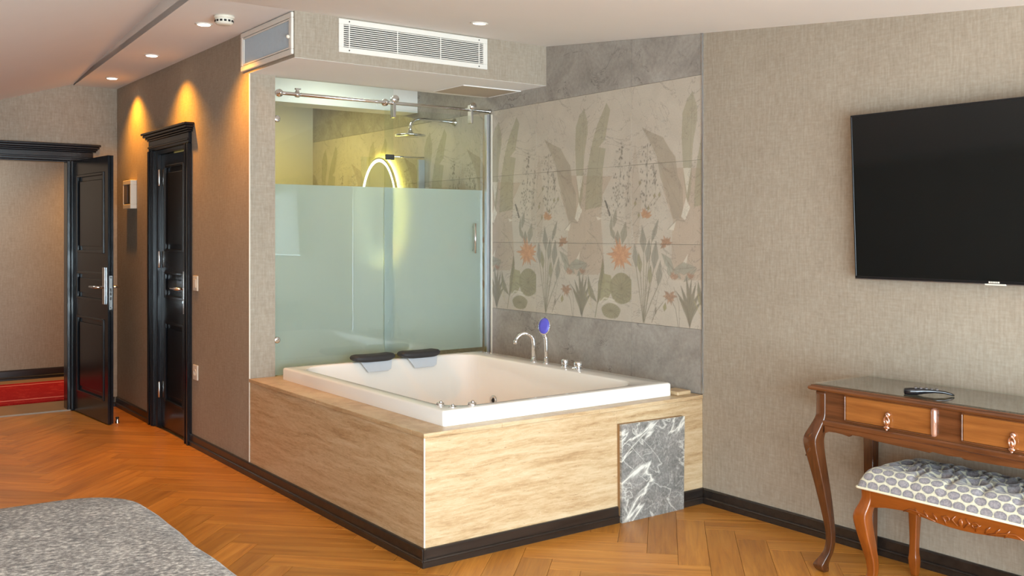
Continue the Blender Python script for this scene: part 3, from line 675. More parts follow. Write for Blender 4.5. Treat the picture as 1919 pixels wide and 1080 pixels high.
d2 = struct(thing('door_2', None, None, (0, (3.10 + 4.045) / 2, 0), (0, 0, -math.pi / 2)))
casing(d2, 0.745, 2.085, 0.10, 0.062)
lf2 = make_leaf(d2, 0.615, 2.045, 0.040, (-0.3075, 0.024, 0), 0, [(0.19, 0.80), (0.97, 1.17), (1.316, 1.966)], FZ + 0.006)
for z in (0.965, 1.06):
    build('rosette', MB().box(0.615 - 0.068, 0.615 - 0.018, -0.010, 0.0, z - 0.025, z + 0.025), 'chrome', lf2, 0.003)
m = MB(); lever(m, 0.615 - 0.043, 1.06, -0.008, -1, 0.13); build('lever_handle', m, 'chrome', lf2)
m = MB(); m.box(0.615 - 0.052, 0.615 - 0.034, -0.022, -0.009, 0.955, 0.975); build('key_turn', m, 'chrome', lf2, 0.003)
for z0, z1 in ((0.21, 0.33), (1.195, 1.32), (1.815, 1.94)):
    m = MB(); m.lathe([(0.008, z0), (0.010, z0 + 0.004), (0.010, z1 - 0.004), (0.008, z1)], (-0.3125, 0.010, 0), 'z', 10); o = build('hinge', m, 'steel', d2)
m = MB(); m.box(0.3105 - 0.003, 0.3105 + 0.022, -0.010, -0.005, 0.885, 1.185); m.box(0.3105 + 0.004, 0.3105 + 0.016, -0.0125, -0.009, 0.99, 1.07); build('strike_plate', m, 'steel', d2, 0.001)

# ------------------------------------------------------------------ stone bath platform
pf = thing('bath_platform', 'boxed travertine platform with polished top holding the sunken white bathtub', 'platform', (W / 2, YP / 2, FZ))
m = MB().box(0.0, 0.025, 0.0255, YP - 0.001, FZ, 0.549); build('side_slab', m, 'trav', pf)
m = MB().box(0.0, 1.140, 0.0, 0.025, FZ, 0.549); build('front_slab', m, 'trav', pf)
m = MB().box(1.141, W - 0.001, 0.0, 0.025, FZ, 0.549); build('front_slab', m, 'trav', pf)
def top(x0, x1, y0, y1): build('top_slab', MB().box(x0, x1, y0, y1, 0.550, 0.571), 'trav', pf, 0.0015)
top(-0.004, 0.185, 0.106, 1.10); top(-0.004, 0.185, 1.101, YP - 0.001); top(-0.004, 0.42, -0.004, 0.105); top(0.421, 1.02, -0.004, 0.105); top(1.021, W - 0.001, -0.004, 0.105)
top(1.60, W - 0.001, 0.106, 1.05); top(1.60, W - 0.001, 1.051, 1.88); top(0.186, W - 0.001, 1.881, 2.10)
build('corner_bead', MB().box(-0.003, 0.003, -0.003, 0.003, 0.068, 0.5495), 'plasticwhite', pf)
build('ledge_strip', MB().box(1.632, 1.735, 0.05, 0.17, 0.571, 0.593), 'trav', pf, 0.004)

pn = thing('marble_board', 'loose square of grey white-veined marble leaning on the travertine bath front', 'marble board', (1.37, -0.02, FZ))
m = MB(); m.prism([(1.146, FZ + 0.0003), (1.590, FZ + 0.0003), (1.598, 0.478), (1.142, 0.484)], 'y', -0.034, -0.020)
build('marble_face', m, 'marble', pn)
m = MB(); m.prism([(1.1465, FZ + 0.0015), (1.5895, FZ + 0.0015), (1.5975, 0.4775), (1.1425, 0.4835)], 'y', -0.0198, -0.001); o = build('backing_board', m, simple('raw_board', lin(150, 112, 70), 0.7), pn)

# ------------------------------------------------------------------ bathtub
bt = thing('bathtub', 'large white acrylic whirlpool bathtub sunk into the travertine platform', 'bathtub', (0.88, 1.0, 0.571))
TX0, TX1, TY0, TY1, TZ = 0.152, 1.615, 0.079, 1.905, 0.642
n = 8
def rr2(x0, x1, y0, y1, r, z): return rrect(x0, x1, y0, y1, r, z, n)
IX0, IX1, IY0, IY1 = 0.232, 1.450, 0.150, 1.842
rg = [rr2(TX0, TX1, TY0, TY1, 0.016, 0.5712), rr2(TX0, TX1, TY0, TY1, 0.018, TZ - 0.010), rr2(TX0 + 0.003, TX1 - 0.003, TY0 + 0.003, TY1 - 0.003, 0.018, TZ - 0.003),
      rr2(TX0 + 0.010, TX1 - 0.010, TY0 + 0.010, TY1 - 0.010, 0.02, TZ), rr2(IX0 - 0.012, IX1 + 0.012, IY0 - 0.012, IY1 + 0.012, 0.17, TZ),
      rr2(IX0 - 0.004, IX1 + 0.004, IY0 - 0.004, IY1 + 0.004, 0.165, TZ - 0.003), rr2(IX0, IX1, IY0, IY1, 0.16, TZ - 0.012),
      rr2(IX0 + 0.02, IX1 - 0.015, IY0 + 0.04, IY1 - 0.05, 0.16, 0.46), rr2(IX0 + 0.04, IX1 - 0.03, IY0 + 0.09, IY1 - 0.12, 0.16, 0.30),
      rr2(IX0 + 0.06, IX1 - 0.05, IY0 + 0.15, IY1 - 0.20, 0.16, 0.20), rr2(IX0 + 0.10, IX1 - 0.09, IY0 + 0.21, IY1 - 0.27, 0.15, 0.165), rr2(IX0 + 0.16, IX1 - 0.15, IY0 + 0.28, IY1 - 0.34, 0.12, 0.158)]
m = MB(); m.rings(rg, False, True, True)
sh = build('shell', m, 'acrylic', bt)
md = sh.modifiers.new('edges', 'EDGE_SPLIT'); md.split_angle = R(50)
for (x, y, r, hh) in ((0.222, 0.222, 0.019, 0.012), (0.238, 0.142, 0.019, 0.006), (0.340, 0.128, 0.021, 0.014)):
    m = MB(); m.lathe([(r, TZ), (r * 1.05, TZ + 0.003), (r * 0.9, TZ + hh), (r * 0.5, TZ + hh + 0.002)], (x, y, 0), 'z', 16); build('air_control', m, 'chrome', bt)
    m = MB(); m.ball((x + 0.002, y - 0.002, TZ + hh + 0.003), r * 0.42, 10); build('button', m, 'chrome', bt)
# jets on the walls of the basin
def jet(c, ax, s):
    m = MB(); prof = [(0.033, 0.0), (0.034, s * 0.006), (0.030, s * 0.012), (0.020, s * 0.010), (0.016, s * 0.003)]; m.lathe(prof, c, ax, 20); j = build('jet', m, 'steel', bt)
    m = MB(); m.lathe([(0.0150, s * 0.006), (0.0110, s * 0.0105)], c, ax, 12); build('nozzle', m, 'dark', j)
xw = lambda z: IX1 - 0.015 - (0.46 - z) / 0.16 * 0.015
jet((xw(0.37) + 0.0005, 1.49, 0.372), 'x', -1); jet((xw(0.37) + 0.0005, 0.95, 0.372), 'x', -1); jet((xw(0.37) + 0.0005, 0.45, 0.372), 'x', -1)

# bath pillows
def pillow(x, y, label):
    t = thing('bath_pillow', label, 'pillow', (x, y, TZ), None, 'bath pillows on the far rim'); nn = 20
    m = MB(); rgs = []
    for k, (z, s) in enumerate(((0.001, 0.86), (0.012, 0.98), (0.024, 1.0), (0.036, 0.93), (0.042, 0.75), (0.044, 0.4))):
        ring = []
        for i in range(nn * 2):
            a = math.pi * i / nn; c, q = math.cos(a), math.sin(a)
            ring.append((x + 0.150 * s * math.copysign(abs(c) ** 0.45, c), y + 0.062 * s * math.copysign(abs(q) ** 0.6, q), TZ + 0.001 + z + 0.004 * (1 + math.cos(2 * a)) * s))
        rgs.append(ring)
    m.rings(rgs); build('cushion', m, 'rubber', t)
    m = MB(); yw = IY1 - 0.020
    prof = [(x - 0.105, TZ + 0.012), (x + 0.125, TZ + 0.012), (x + 0.110, TZ - 0.050), (x + 0.085, TZ - 0.062), (x - 0.055, TZ - 0.062)]
    m.add([(u, yw - 0.012 + (TZ - v) * -0.25, v) for u, v in prof] + [(u, yw - 0.0 + (TZ - v) * -0.25, v) for u, v in prof],
          [(0, 1, 2, 3, 4), (9, 8, 7, 6, 5)] + [(i, (i + 1) % 5, 5 + (i + 1) % 5, 5 + i) for i in range(5)])
    o = build('mount_flap', m, 'softgrey', t, 0.003); o['label'] = 'pale grey flap hanging into the basin'
pillow(0.735, 1.845, 'charcoal bath pillow on the far tub rim, the left one nearer the fixed glass edge')
pillow(1.075, 1.845, 'charcoal bath pillow on the far tub rim, the right one nearer the taps')

# taps on the tub rim
t = thing('bath_spout', 'curved chrome swan-neck spout on the tub rim by the tiled wall', 'tap', (1.53, 1.20, TZ))
m = MB(); m.lathe([(0.024, TZ + 0.0006), (0.024, TZ + 0.006), (0.015, TZ + 0.012), (0.013, TZ + 0.03)], (1.53, 1.20, 0), 'z', 16); build('base', m, 'chrome', t)
pts = [(1.53, 1.20, TZ + 0.02), (1.53, 1.20, TZ + 0.11)]
for k in range(1, 10):
    a = R(18 * k); pts.append((1.53 - 0.058 * (1 - math.cos(a)) * 1.0, 1.20 + 0.02 * (1 - math.cos(a)), TZ + 0.125 + 0.060 * math.sin(a) + (0 if a < 1.6 else -0.008 * (a - 1.6))))
m = MB(); m.tube(pts, [0.013, 0.013] + [0.0125 - 0.0002 * k for k in range(9)], 12); build('spout', m, 'chrome', t)
e = Vector(pts[-1]); m = MB(); m.lathe([(0.0145, -0.016), (0.0145, 0.008), (0.012, 0.010)], tuple(e), 'z', 12); build('nozzle', m, 'steel', t)

t = thing('hand_shower', 'upright chrome hand shower with violet spray face between spout and valve knobs', 'shower', (1.54, 1.085, TZ))
m = MB(); m.lathe([(0.022, TZ + 0.0006), (0.022, TZ + 0.005), (0.013, TZ + 0.014), (0.013, TZ + 0.04)], (1.54, 1.085, 0), 'z', 14); build('socket', m, 'chrome', t)
m = MB(); m.tube([(1.54, 1.085, TZ + 0.03), (1.54, 1.085, TZ + 0.09), (1.538, 1.087, TZ + 0.16), (1.532, 1.092, TZ + 0.185)], [0.011, 0.012, 0.0135, 0.016], 12); build('handle', m, 'chrome', t)
nrm = Vector((-0.83, -0.38, 0.18)).normalized(); up = Vector((0.2, 0.1, 1)).normalized(); sd = nrm.cross(up).normalized(); up = sd.cross(nrm)
c0 = Vector((1.532, 1.092, TZ + 0.236))
def disc(m, c, rs, nn=20, ky=1.35):
    m.rings([[tuple(c + nrm * h + (sd * math.cos(2 * math.pi * i / nn) * r + up * math.sin(2 * math.pi * i / nn) * r * ky)) for i in range(nn)] for r, h in rs])
m = MB(); disc(m, c0, [(0.018, -0.022), (0.034, -0.012), (0.042, 0.0), (0.042, 0.006)]); build('head', m, 'chrome', t)
m = MB(); disc(m, c0, [(0.037, 0.0062), (0.036, 0.010), (0.02, 0.012)]); build('spray_face', m, 'violet', t)

for x, y, r, lab in ((1.535, 0.895, 0.021, 'low chrome valve knob on the tub rim, next to the hand shower'), (1.53, 0.765, 0.025, 'larger chrome lever valve on the tub rim, farthest from the spout')):
    t = thing('valve_knob', lab, 'tap', (x, y, TZ), None, 'valves on the tub rim')
    m = MB(); m.lathe([(r * 1.15, TZ + 0.0006), (r * 1.15, TZ + 0.006), (r * 0.8, TZ + 0.008), (r * 0.8, TZ + 0.018)], (x, y, 0), 'z', 18); build('base', m, 'chrome', t)
    m = MB(); m.lathe([(r, TZ + 0.018), (r * 1.05, TZ + 0.022), (r * 1.05, TZ + 0.046), (r * 0.9, TZ + 0.050), (r * 0.4, TZ + 0.051)], (x, y, 0), 'z', 18); build('knob', m, 'chrome', t)
    if r > 0.023:
        m = MB(); m.tube([(x - 0.02, y, TZ + 0.02), (x - 0.05, y, TZ + 0.012)], [0.006, 0.004], 8); build('lever', m, 'chrome', t)

# ------------------------------------------------------------------ glass partition, rail and sliding door
YG = 2.070; ZF = 1.762; ZB = 0.5715
gp = thing('glass_partition', 'fixed green-tinted glass panel, lower part frosted, clamped to the wallpapered pillar', 'glass panel', (0.59, YG, ZB))
build('glass_pane', MB().box(XP + 0.002, 1.010, YG - 0.004, YG + 0.004, ZB, 2.425), 'glass', gp)
o = build('frosted_film', MB().box(XP + 0.003, 1.009, YG + 0.0045, YG + 0.0055, ZB + 0.001, ZF), 'film', gp); o['label'] = 'milky frosted film'
for z in (2.166, 0.793):
    m = MB(); m.lathe([(0.020, 0.0), (0.022, -0.004), (0.020, -0.012), (0.012, -0.014)], (XP + 0.020, YG - 0.004, z), 'y', 16); m.box(XP, XP + 0.02, YG - 0.012, YG - 0.0042, z - 0.012, z + 0.012); build('wall_clamp', m, 'chrome', gp)
rl = thing('sliding_rail', 'slim chrome rail crossing the top of the glass with round standoffs', 'rail', (0.95, 2.012, 2.322))
YR = 2.022; ZRL = 2.322
m = MB(); m.tube([(XP + 0.001, YR, ZRL), (W - 0.001, YR, ZRL)], 0.0115, 12); build('rail_bar', m, 'chrome', rl)
for x in (0.185, 0.925):
    m = MB(); m.lathe([(0.011, 0.0), (0.011, 0.022), (0.024, 0.024), (0.024, 0.042), (0.010, 0.0435)][::-1], (x, YR - 0.025, ZRL), 'y', 18); build('standoff', m, 'chrome', rl)
m = MB(); m.lathe([(0.018, 0.290), (0.019, 0.294), (0.019, 0.310), (0.018, 0.314)], (0, YR, ZRL), 'x', 14); m.box(0.294, 0.310, YR - 0.007, YR + 0.007, ZRL, ZRL + 0.036); m.box(0.288, 0.322, YR - 0.010, YR + 0.010, ZRL + 0.030, ZRL + 0.038); build('stopper', m, 'steel', rl)
m = MB(); m.lathe([(0.016, W - 0.014), (0.018, W - 0.001)], (0, YR, ZRL), 'x', 14); build('end_flange', m, 'steel', rl)
sd_ = thing('sliding_glass_door', 'sliding green-tinted glass door, lower part frosted, hung from the rail by rollers', 'glass door', (1.34, 2.045, 0.645))
YD = 2.052
build('glass_pane', MB().box(0.936, 1.727, YD - 0.004, YD + 0.004, 0.645, 2.285), 'glass', sd_)
o = build('frosted_film', MB().box(0.937, 1.726, YD + 0.0045, YD + 0.0055, 0.646, ZF), 'film', sd_); o['label'] = 'milky frosted film'
for x in (0.985, 1.605):
    m = MB(); m.lathe([(0.024, 0.0), (0.026, 0.004), (0.026, 0.014), (0.018, 0.018)][::-1], (x, YR - 0.036, ZRL + 0.036 - 0.012), 'y', 18); rr = build('roller', m, 'chrome', sd_)
    m = MB(); m.box(x - 0.010, x + 0.010, YR - 0.020, YD - 0.0045, 2.225, ZRL + 0.036); build('hanger', m, 'steel', rr, 0.003)
m = MB(); hx = 1.640; hy = YD - 0.0345; m.tube([(hx, YD - 0.004, 1.50), (hx, hy, 1.50)], 0.006, 8); m.tube([(hx, YD - 0.004, 1.335), (hx, hy, 1.335)], 0.006, 8); m.tube([(hx, hy, 1.525), (hx, hy, 1.315)], 0.009, 10); build('pull_handle', m, 'chrome', sd_)
pr = thing('wall_profile', 'tall satin aluminium channel between the sliding glass and the tiled wall', 'profile', (1.75, 2.02, TZ))
build('channel', MB().box(1.732, 1.756, 2.005, 2.040, 0.5715, 2.300), 'satin', pr, 0.003)
build('edge_seal', MB().box(1.7565, W - 0.0005, 2.012, 2.036, 0.5715, 2.300), 'dark', pr)
build('edge_strip', MB().box(W - 0.008, W - 0.0005, 1.996, 2.0115, 0.5715, 2.300), 'plasticwhite', pr)

# ------------------------------------------------------------------ bathroom fittings behind the glass
t = thing('rain_shower', 'round chrome rain shower head on a bent arm from the tiled wall behind the glass', 'shower', (1.38, 2.485, 2.17))
m = MB(); m.lathe([(0.030, W - 0.0005), (0.030, W - 0.008), (0.016, W - 0.016), (0.014, W - 0.03)], (0, 2.485, 2.288), 'x', 16); build('flange', m, 'chrome', t)
pts = [(W - 0.02, 2.485, 2.288), (1.46, 2.485, 2.292)] + [(1.46 - 0.075 * math.sin(R(a)), 2.485, 2.292 - 0.075 * (1 - math.cos(R(a)))) for a in (20, 40, 60, 80, 90)] + [(1.385, 2.485, 2.19)]
m = MB(); m.tube(pts, 0.011, 12); build('arm', m, 'chrome', t)
m = MB(); m.lathe([(0.014, 2.205), (0.018, 2.190), (0.030, 2.183), (0.112, 2.172), (0.115, 2.166), (0.108, 2.162)], (1.385, 2.485, 0), 'z', 30); build('head', m, 'chrome', t)

t = thing('led_mirror', 'oval mirror with glowing yellow light ring on the tiled bathroom wall', 'mirror', (W, 3.60, 1.20))
cy_, cz_, ra, rb = 3.60, 1.646, 0.325, 0.450; nn = 48
def oval(x, k, dk=0.0): return [(x, cy_ + (ra + dk) * k * math.cos(2 * math.pi * i / nn), cz_ + (rb + dk) * k * math.sin(2 * math.pi * i / nn)) for i in range(nn)]
m = MB(); m.rings([oval(W - 0.026, 1, -0.012), oval(W - 0.040, 1, -0.012)], smooth=False); build('mirror_glass', m, 'mirror', t)
m = MB(); m.rings([oval(W - 0.0415, 1, -0.016), oval(W - 0.0415, 1, -0.040), oval(W - 0.0405, 1, -0.040), oval(W - 0.0405, 1, -0.016), oval(W - 0.0415, 1, -0.016)], False, False, False); o = build('light_ring', m, 'led', t); o['label'] = 'glowing light ring'
m = MB(); m.rings([oval(W - 0.044, 1, -0.002), oval(W - 0.044, 1, -0.013), oval(W - 0.022, 1, -0.013), oval(W - 0.022, 1, -0.002), oval(W - 0.044, 1, -0.002)], False, False, False); build('rim', m, 'steel', t)
m = MB(); m.rings([oval(W - 0.021, 1, -0.03), oval(W - 0.021, 1, -0.006), oval(W - 0.016, 1, -0.006), oval(W - 0.016, 1, -0.03), oval(W - 0.021, 1, -0.03)], False, False, False); build('back_light', m, 'halo', t)
m = MB(); m.box(W - 0.022, W - 0.0005, cy_ - 0.12, cy_ + 0.12, cz_ - 0.2, cz_ + 0.2); build('mount', m, 'dark', t)

t = thing('shower_screen', 'low clear glass return with chrome stay bar inside the bathroom', 'glass panel', (1.5, 2.93, 0))
build('glass_pane', MB().box(1.22, 1.715, 2.926, 2.934, 0.0005, 2.035), 'glass', t)
build('wall_channel', MB().box(1.715, W - 0.001, 2.915, 2.945, 0.0005, 2.035), 'satin', t, 0.003)
m = MB(); m.tube([(1.45, 2.93, 2.046), (W - 0.001, 2.93, 2.052)], 0.007, 8); build('stay_bar', m, 'chrome', t)
build('stay_clamp', MB().box(1.43, 1.50, 2.918, 2.942, 2.022, 2.062), 'dark', t, 0.003)

# ------------------------------------------------------------------ air grilles
t = thing('air_vent', 'long white louvred air vent on the wallpapered ceiling box', 'vent', (0.78, YB, 2.486))
VX0, VX1, VZ0, VZ1 = 0.264, 1.292, 2.4865, 2.679; bw = 0.031
m = MB(); m.box(VX0, VX1, YB - 0.012, YB - 0.0005, VZ0, VZ0 + bw); m.box(VX0, VX1, YB - 0.012, YB - 0.0005, VZ1 - bw, VZ1); m.box(VX0, VX0 + bw, YB - 0.012, YB - 0.0005, VZ0 + bw, VZ1 - bw); m.box(VX1 - bw, VX1, YB - 0.012, YB - 0.0005, VZ0 + bw, VZ1 - bw)
build('frame', m, 'white', t, 0.002)
build('dark_backing', MB().box(VX0 + bw, VX1 - bw, YB - 0.0015, YB - 0.0004, VZ0 + bw, VZ1 - bw), 'dark', t)
ns = 11; hh = (VZ1 - VZ0 - 2 * bw)
for i in range(ns):
    z = VZ0 + bw + hh * (i + 0.5) / ns
    m = MB(); m.box(VX0 + bw, VX1 - bw, YB - 0.011, YB - 0.002, z - 0.0026, z + 0.0026)
    build('slat', m, 'white', t)
for x in (VX0 + 0.065, VX0 + 0.38, VX0 + 0.68, VX1 - 0.065): build('cross_bar', MB().box(x - 0.003, x + 0.003, YB - 0.0125, YB - 0.010, VZ0 + bw, VZ1 - bw), 'white', t)
for x in (VX0 + 0.065, VX1 - 0.065):
    for z in (VZ0 + 0.014, VZ1 - 0.014):
        m = MB(); m.lathe([(0.004, 0.0), (0.004, -0.0015), (0.002, -0.002)], (x, YB - 0.012, z), 'y', 10); build('screw', m, 'dark', t)
t = thing('filter_grille', 'framed grey filter grille with small knob at the side of the ceiling box', 'vent', (0, 1.77, 2.448))
GY0, GY1, GZ0, GZ1 = 1.388, 2.148, 2.448, 2.682; k = 0.030
m = MB(); m.box(-0.016, -0.0005, GY0, GY1, GZ0, GZ0 + k); m.box(-0.016, -0.0005, GY0, GY1, GZ1 - k, GZ1); m.box(-0.016, -0.0005, GY0, GY0 + k, GZ0 + k, GZ1 - k); m.box(-0.016, -0.0005, GY1 - k, GY1, GZ0 + k, GZ1 - k)
build('frame', m, 'white', t, 0.003)
q = 0.008; m = MB(); a0, a1, b0, b1 = GY0 + k + 0.004, GY1 - k - 0.004, GZ0 + k + 0.004, GZ1 - k - 0.004
m.box(-0.013, -0.002, a0, a1, b0, b0 + q); m.box(-0.013, -0.002, a0, a1, b1 - q, b1); m.box(-0.013, -0.002, a0, a0 + q, b0 + q, b1 - q); m.box(-0.013, -0.002, a1 - q, a1, b0 + q, b1 - q); build('inner_frame', m, 'white', t)
m = MB(); m.box(-0.004, -0.001, a0 + q, a1 - q, b0 + q, b1 - q)
y = a0 + q + 0.004
while y < a1 - q - 0.004: m.box(-0.007, -0.004, y, y + 0.0035, b0 + q, b1 - q); y += 0.0085
build('filter_mesh', m, 'filter', t)
m = MB(); m.ball((-0.026, GY0 + 0.022, 2.545), 0.011, 12); m.lathe([(0.004, -0.026), (0.004, -0.016)], (0, GY0 + 0.022, 2.545), 'x', 8); build('knob', m, 'plasticwhite', t)
t = thing('access_hatch', 'square wallpapered access hatch under the ceiling box beside the tiled wall', 'hatch', (1.53, 1.88, ZS - 0.006))
build('hatch_panel', MB().box(1.310, W - 0.012, 1.668, 2.030, ZS - 0.003, ZS - 0.0003), 'hatchpaper', t)
m = MB(); m.box(1.300, W - 0.002, 1.655, 1.667, ZS - 0.006, ZS - 0.0003); m.box(1.300, 1.309, 1.667, 2.032, ZS - 0.004, ZS - 0.0003); m.box(W - 0.011, W - 0.002, 1.667, 2.032, ZS - 0.006, ZS - 0.0003); build('edge_trim', m, 'ceiling', t)

# ------------------------------------------------------------------ ceiling fittings
def downlight(x, y, z, rot, label, lens):
    t = thing('downlight', label, 'ceiling light', (x, y, z), rot, 'recessed ceiling downlights')
    m = MB(); m.lathe([(0.050, -0.0004), (0.050, -0.004), (0.044, -0.007), (0.037, -0.005), (0.037, -0.001)], (0, 0, 0), 'z', 24); build('ring', m, 'white', t)
    m = MB(); m.lathe([(0.036, -0.0055), (0.034, -0.0075), (0.02, -0.009)], (0, 0, 0), 'z', 20); build('lens', m, lens, t)
for (x, y), lab in zip(DL, ('lit round downlight at the far end of the ceiling strip, nearest the entrance', 'lit round downlight above the closed black door, middle of the row', 'lit round downlight beside the smoke detector')):
    downlight(x, y, ZC, (0, 0, 0), lab, 'lens')
downlight(0.857, 0.823, zr(0.823), (math.atan(0.1), 0, 0), 'single pale downlight in the sloped ceiling in front of the long vent', 'lens_dim')
t = thing('smoke_detector', 'round white smoke detector on the ceiling near the filter grille', 'smoke detector', (-0.265, 1.745, ZC), (0, 0, 0))
m = MB(); m.lathe([(0.056, -0.0004), (0.058, -0.008), (0.056, -0.016)], (0, 0, 0), 'z', 24); build('base', m, 'plasticwhite', t)
m = MB(); m.lathe([(0.052, -0.016), (0.052, -0.022), (0.050, -0.042), (0.038, -0.050), (0.02, -0.052)], (0, 0, 0), 'z', 24); build('cap', m, 'plasticwhite', t)
m = MB()
for i in range(14):
    a = 2 * math.pi * i / 14; c, s = math.cos(a), math.sin(a); m.add([(c * r - s * w, s * r + c * w, z) for z in (-0.026, -0.037) for r, w in ((0.0505, -0.007), (0.0505, 0.007), (0.0525, 0.007), (0.0525, -0.007))], [(0, 3, 2, 1), (4, 5, 6, 7), (0, 1, 5, 4), (1, 2, 6, 5), (2, 3, 7, 6), (3, 0, 4, 7)])
build('slot', m, 'dark', t)

# ------------------------------------------------------------------ things on wall_left
t = thing('wall_controller', 'white framed wall unit with dark display between the entrance and the closed door', 'wall panel', (0, 4.54, 1.65))
Y0, Y1, Z0, Z1 = 4.44, 4.66, 1.655, 1.885
m = MB(); fr = 0.036; m.box(-0.052, -0.001, Y0, Y1, Z0, Z0 + fr); m.box(-0.052, -0.001, Y0, Y1, Z1 - fr, Z1); m.box(-0.052, -0.001, Y0, Y0 + 0.016, Z0 + fr, Z1 - fr); m.box(-0.052, -0.001, Y1 - 0.012, Y1, Z0 + fr, Z1 - fr); build('frame', m, 'plasticwhite', t, 0.003)
build('display', MB().box(-0.047, -0.002, Y0 + 0.0165, Y1 - 0.0125, Z0 + fr + 0.0005, Z1 - fr - 0.0005), 'bezel', t)
build('grey_insert', MB().box(-0.0495, -0.0471, Y0 + 0.105, Y1 - 0.014, Z0 + fr + 0.012, Z1 - fr - 0.004), 'greyscreen', t)
for z, nm, lab, cat in ((1.112, 'light_switch', 'small ivory light switch beside the handle side of the closed door', 'switch'), (0.50, 'wall_socket', 'small ivory wall socket low beside the closed door', 'socket')):
    t = thing(nm, lab, cat, (0, 3.01, z - 0.045))
    build('plate', MB().box(-0.010, -0.0005, 2.965, 3.055, z - 0.052, z + 0.052), 'plasticwhite', t, 0.003)
    if nm == 'light_switch': build('rocker', MB().box(-0.014, -0.0095, 2.983, 3.037, z - 0.030, z + 0.030), 'plasticwhite', t, 0.002)
    else:
        m = MB(); m.lathe([(0.024, -0.0100), (0.024, -0.0125), (0.020, -0.0125), (0.019, -0.0105)], (0, 3.01, z), 'x', 18); build('socket_ring', m, 'plasticwhite', t)
t = thing('door_stop', 'small chrome floor stop beside the open entrance door', 'door stop', (-0.205, 4.235, FZ))
m = MB(); m.lathe([(0.016, FZ + 0.0003), (0.016, FZ + 0.004), (0.010, 0.006), (0.010, 0.034)], (-0.205, 4.235, 0), 'z', 14); build('post', m, 'chrome', t)
m = MB(); m.lathe([(0.012, 0.022), (0.0135, 0.024), (0.0135, 0.030), (0.012, 0.032)], (-0.205, 4.235, 0), 'z', 14); build('rubber_ring', m, 'dark', t)

# ------------------------------------------------------------------ hall runner
t = thing('carpet_runner', 'red patterned hall runner seen through the open entrance', 'carpet', (-1.2, 6.13, -0.004))
build('pile', MB().box(-3.9, 1.4, 5.52, 6.76, -0.0036, 0.008), 'carpet', t)
rb_ = simple('pale_red_border', lin(226, 118, 98), 0.9)
for y in (5.68, 6.60): build('border_stripe', MB().box(-3.9, 1.4, y, y + 0.035, 0.0081, 0.0092), rb_, t)

# ------------------------------------------------------------------ television
tv = thing('television', 'large black flat television hung on the wallpapered wall above the console table', 'television', (W - 0.050, -1.652, 1.247), (0, R(-2.9), 0))
TH, TWd = 0.748, 1.308; hw = TWd / 2
build('back_cover', MB().box(-0.002, 0.024, -hw + 0.004, hw - 0.004, 0.006, TH - 0.004), 'bezel', tv, 0.004)
m = MB(); bz = 0.007; m.box(-0.012, 0.002, -hw, hw, 0, bz * 1.6); m.box(-0.012, 0.002, -hw, hw, TH - bz, TH); m.box(-0.012, 0.002, -hw, -hw + bz, bz * 1.6, TH - bz); m.box(-0.012, 0.002, hw - bz, hw, bz * 1.6, TH - bz); build('bezel', m, 'bezel', tv, 0.001)
build('screen', MB().box(-0.0095, -0.003, -hw + bz, hw - bz, bz * 1.6, TH - bz), 'screen', tv)
o = build('lower_strip', MB().box(-0.010, 0.002, -hw, hw, -0.004, -0.0002), 'satin', tv)
o = build('sensor_bar', MB().box(-0.013, -0.001, -0.042, 0.042, -0.006, -0.0001), 'plasticwhite', tv); o['label'] = 'white status bar'
m = MB()      # tiny pale maker's lettering, too blurred to read
y = 0.026
for w_ in (0.008, 0.006, 0.007, 0.006, 0.008): m.box(-0.0135, -0.0122, y - w_, y, 0.003, 0.0095); y -= w_ + 0.0024
o = build('lettering', m, 'plasticwhite', tv); o['label'] = 'tiny white lettering'
build('wall_bracket', MB().box(0.0245, 0.046, -0.25, 0.25, 0.16, 0.42), 'dark', tv)

# ------------------------------------------------------------------ lofted legs
def leg(pts, name, mat, parent, nn=4, rnd=0.25):
    """pts: (x, y, z, half-size); square section with softened corners"""
    P = []
    # Catmull-Rom refinement
    for i in range(len(pts) - 1):
        p0, p1, p2, p3 = [np.array(pts[max(0, min(len(pts) - 1, i + d))], float) for d in (-1, 0, 1, 2)]
        for s in np.linspace(0, 1, 5)[:-1]: P.append(0.5 * (2 * p1 + (p2 - p0) * s + (2 * p0 - 5 * p1 + 4 * p2 - p3) * s * s + (3 * p1 - p0 - 3 * p2 + p3) * s ** 3))
    P.append(np.array(pts[-1], float)); rings = []
    for x, y, z, h in P:
        r = h * rnd; ring = []
        for cx, cy, a0 in ((h - r, h - r, 0), (-h + r, h - r, 90), (-h + r, -h + r, 180), (h - r, -h + r, 270)):
            for k in range(nn):
                a = R(a0 + 90 * k / (nn - 1)); ring.append((x + cx + r * math.cos(a), y + cy + r * math.sin(a), z))
        rings.append(ring)
    m = MB(); m.rings(rings); return build(name, m, mat, parent)

# ------------------------------------------------------------------ console table
TCY = -1.652; TA, TB = -1.020, -2.284; TF = 1.330; TBK = W - 0.012; ZT = 0.795
ct = thing('console_table', 'walnut console table with cabriole legs and two drawers under the television', 'table', (1.55, TCY, FZ))
m = MB(); pl = []
for ox, z in ((0.012, 0.770), (0.004, 0.774), (0.0, 0.781), (0.003, 0.788), (0.010, 0.7905), (0.012, 0.795)):
    pl.append([(TF + ox, TA - ox, z), (TBK, TA - ox, z), (TBK, TB + ox, z), (TF + ox, TB + ox, z)])
m.rings(pl, smooth=False); build('table_top', m, 'walnut', ct)
build('glass_top', MB().box(TF + 0.016, TBK - 0.002, TB + 0.016, TA - 0.016, 0.7955, 0.8005), 'tableglass', ct)
XFc = TF + 0.022      # face of the carcass
m = MB(); m.box(XFc + 0.004, TBK - 0.02, TB + 0.035, TA - 0.035, 0.640, 0.7695); build('carcass', m, 'walnut', ct)
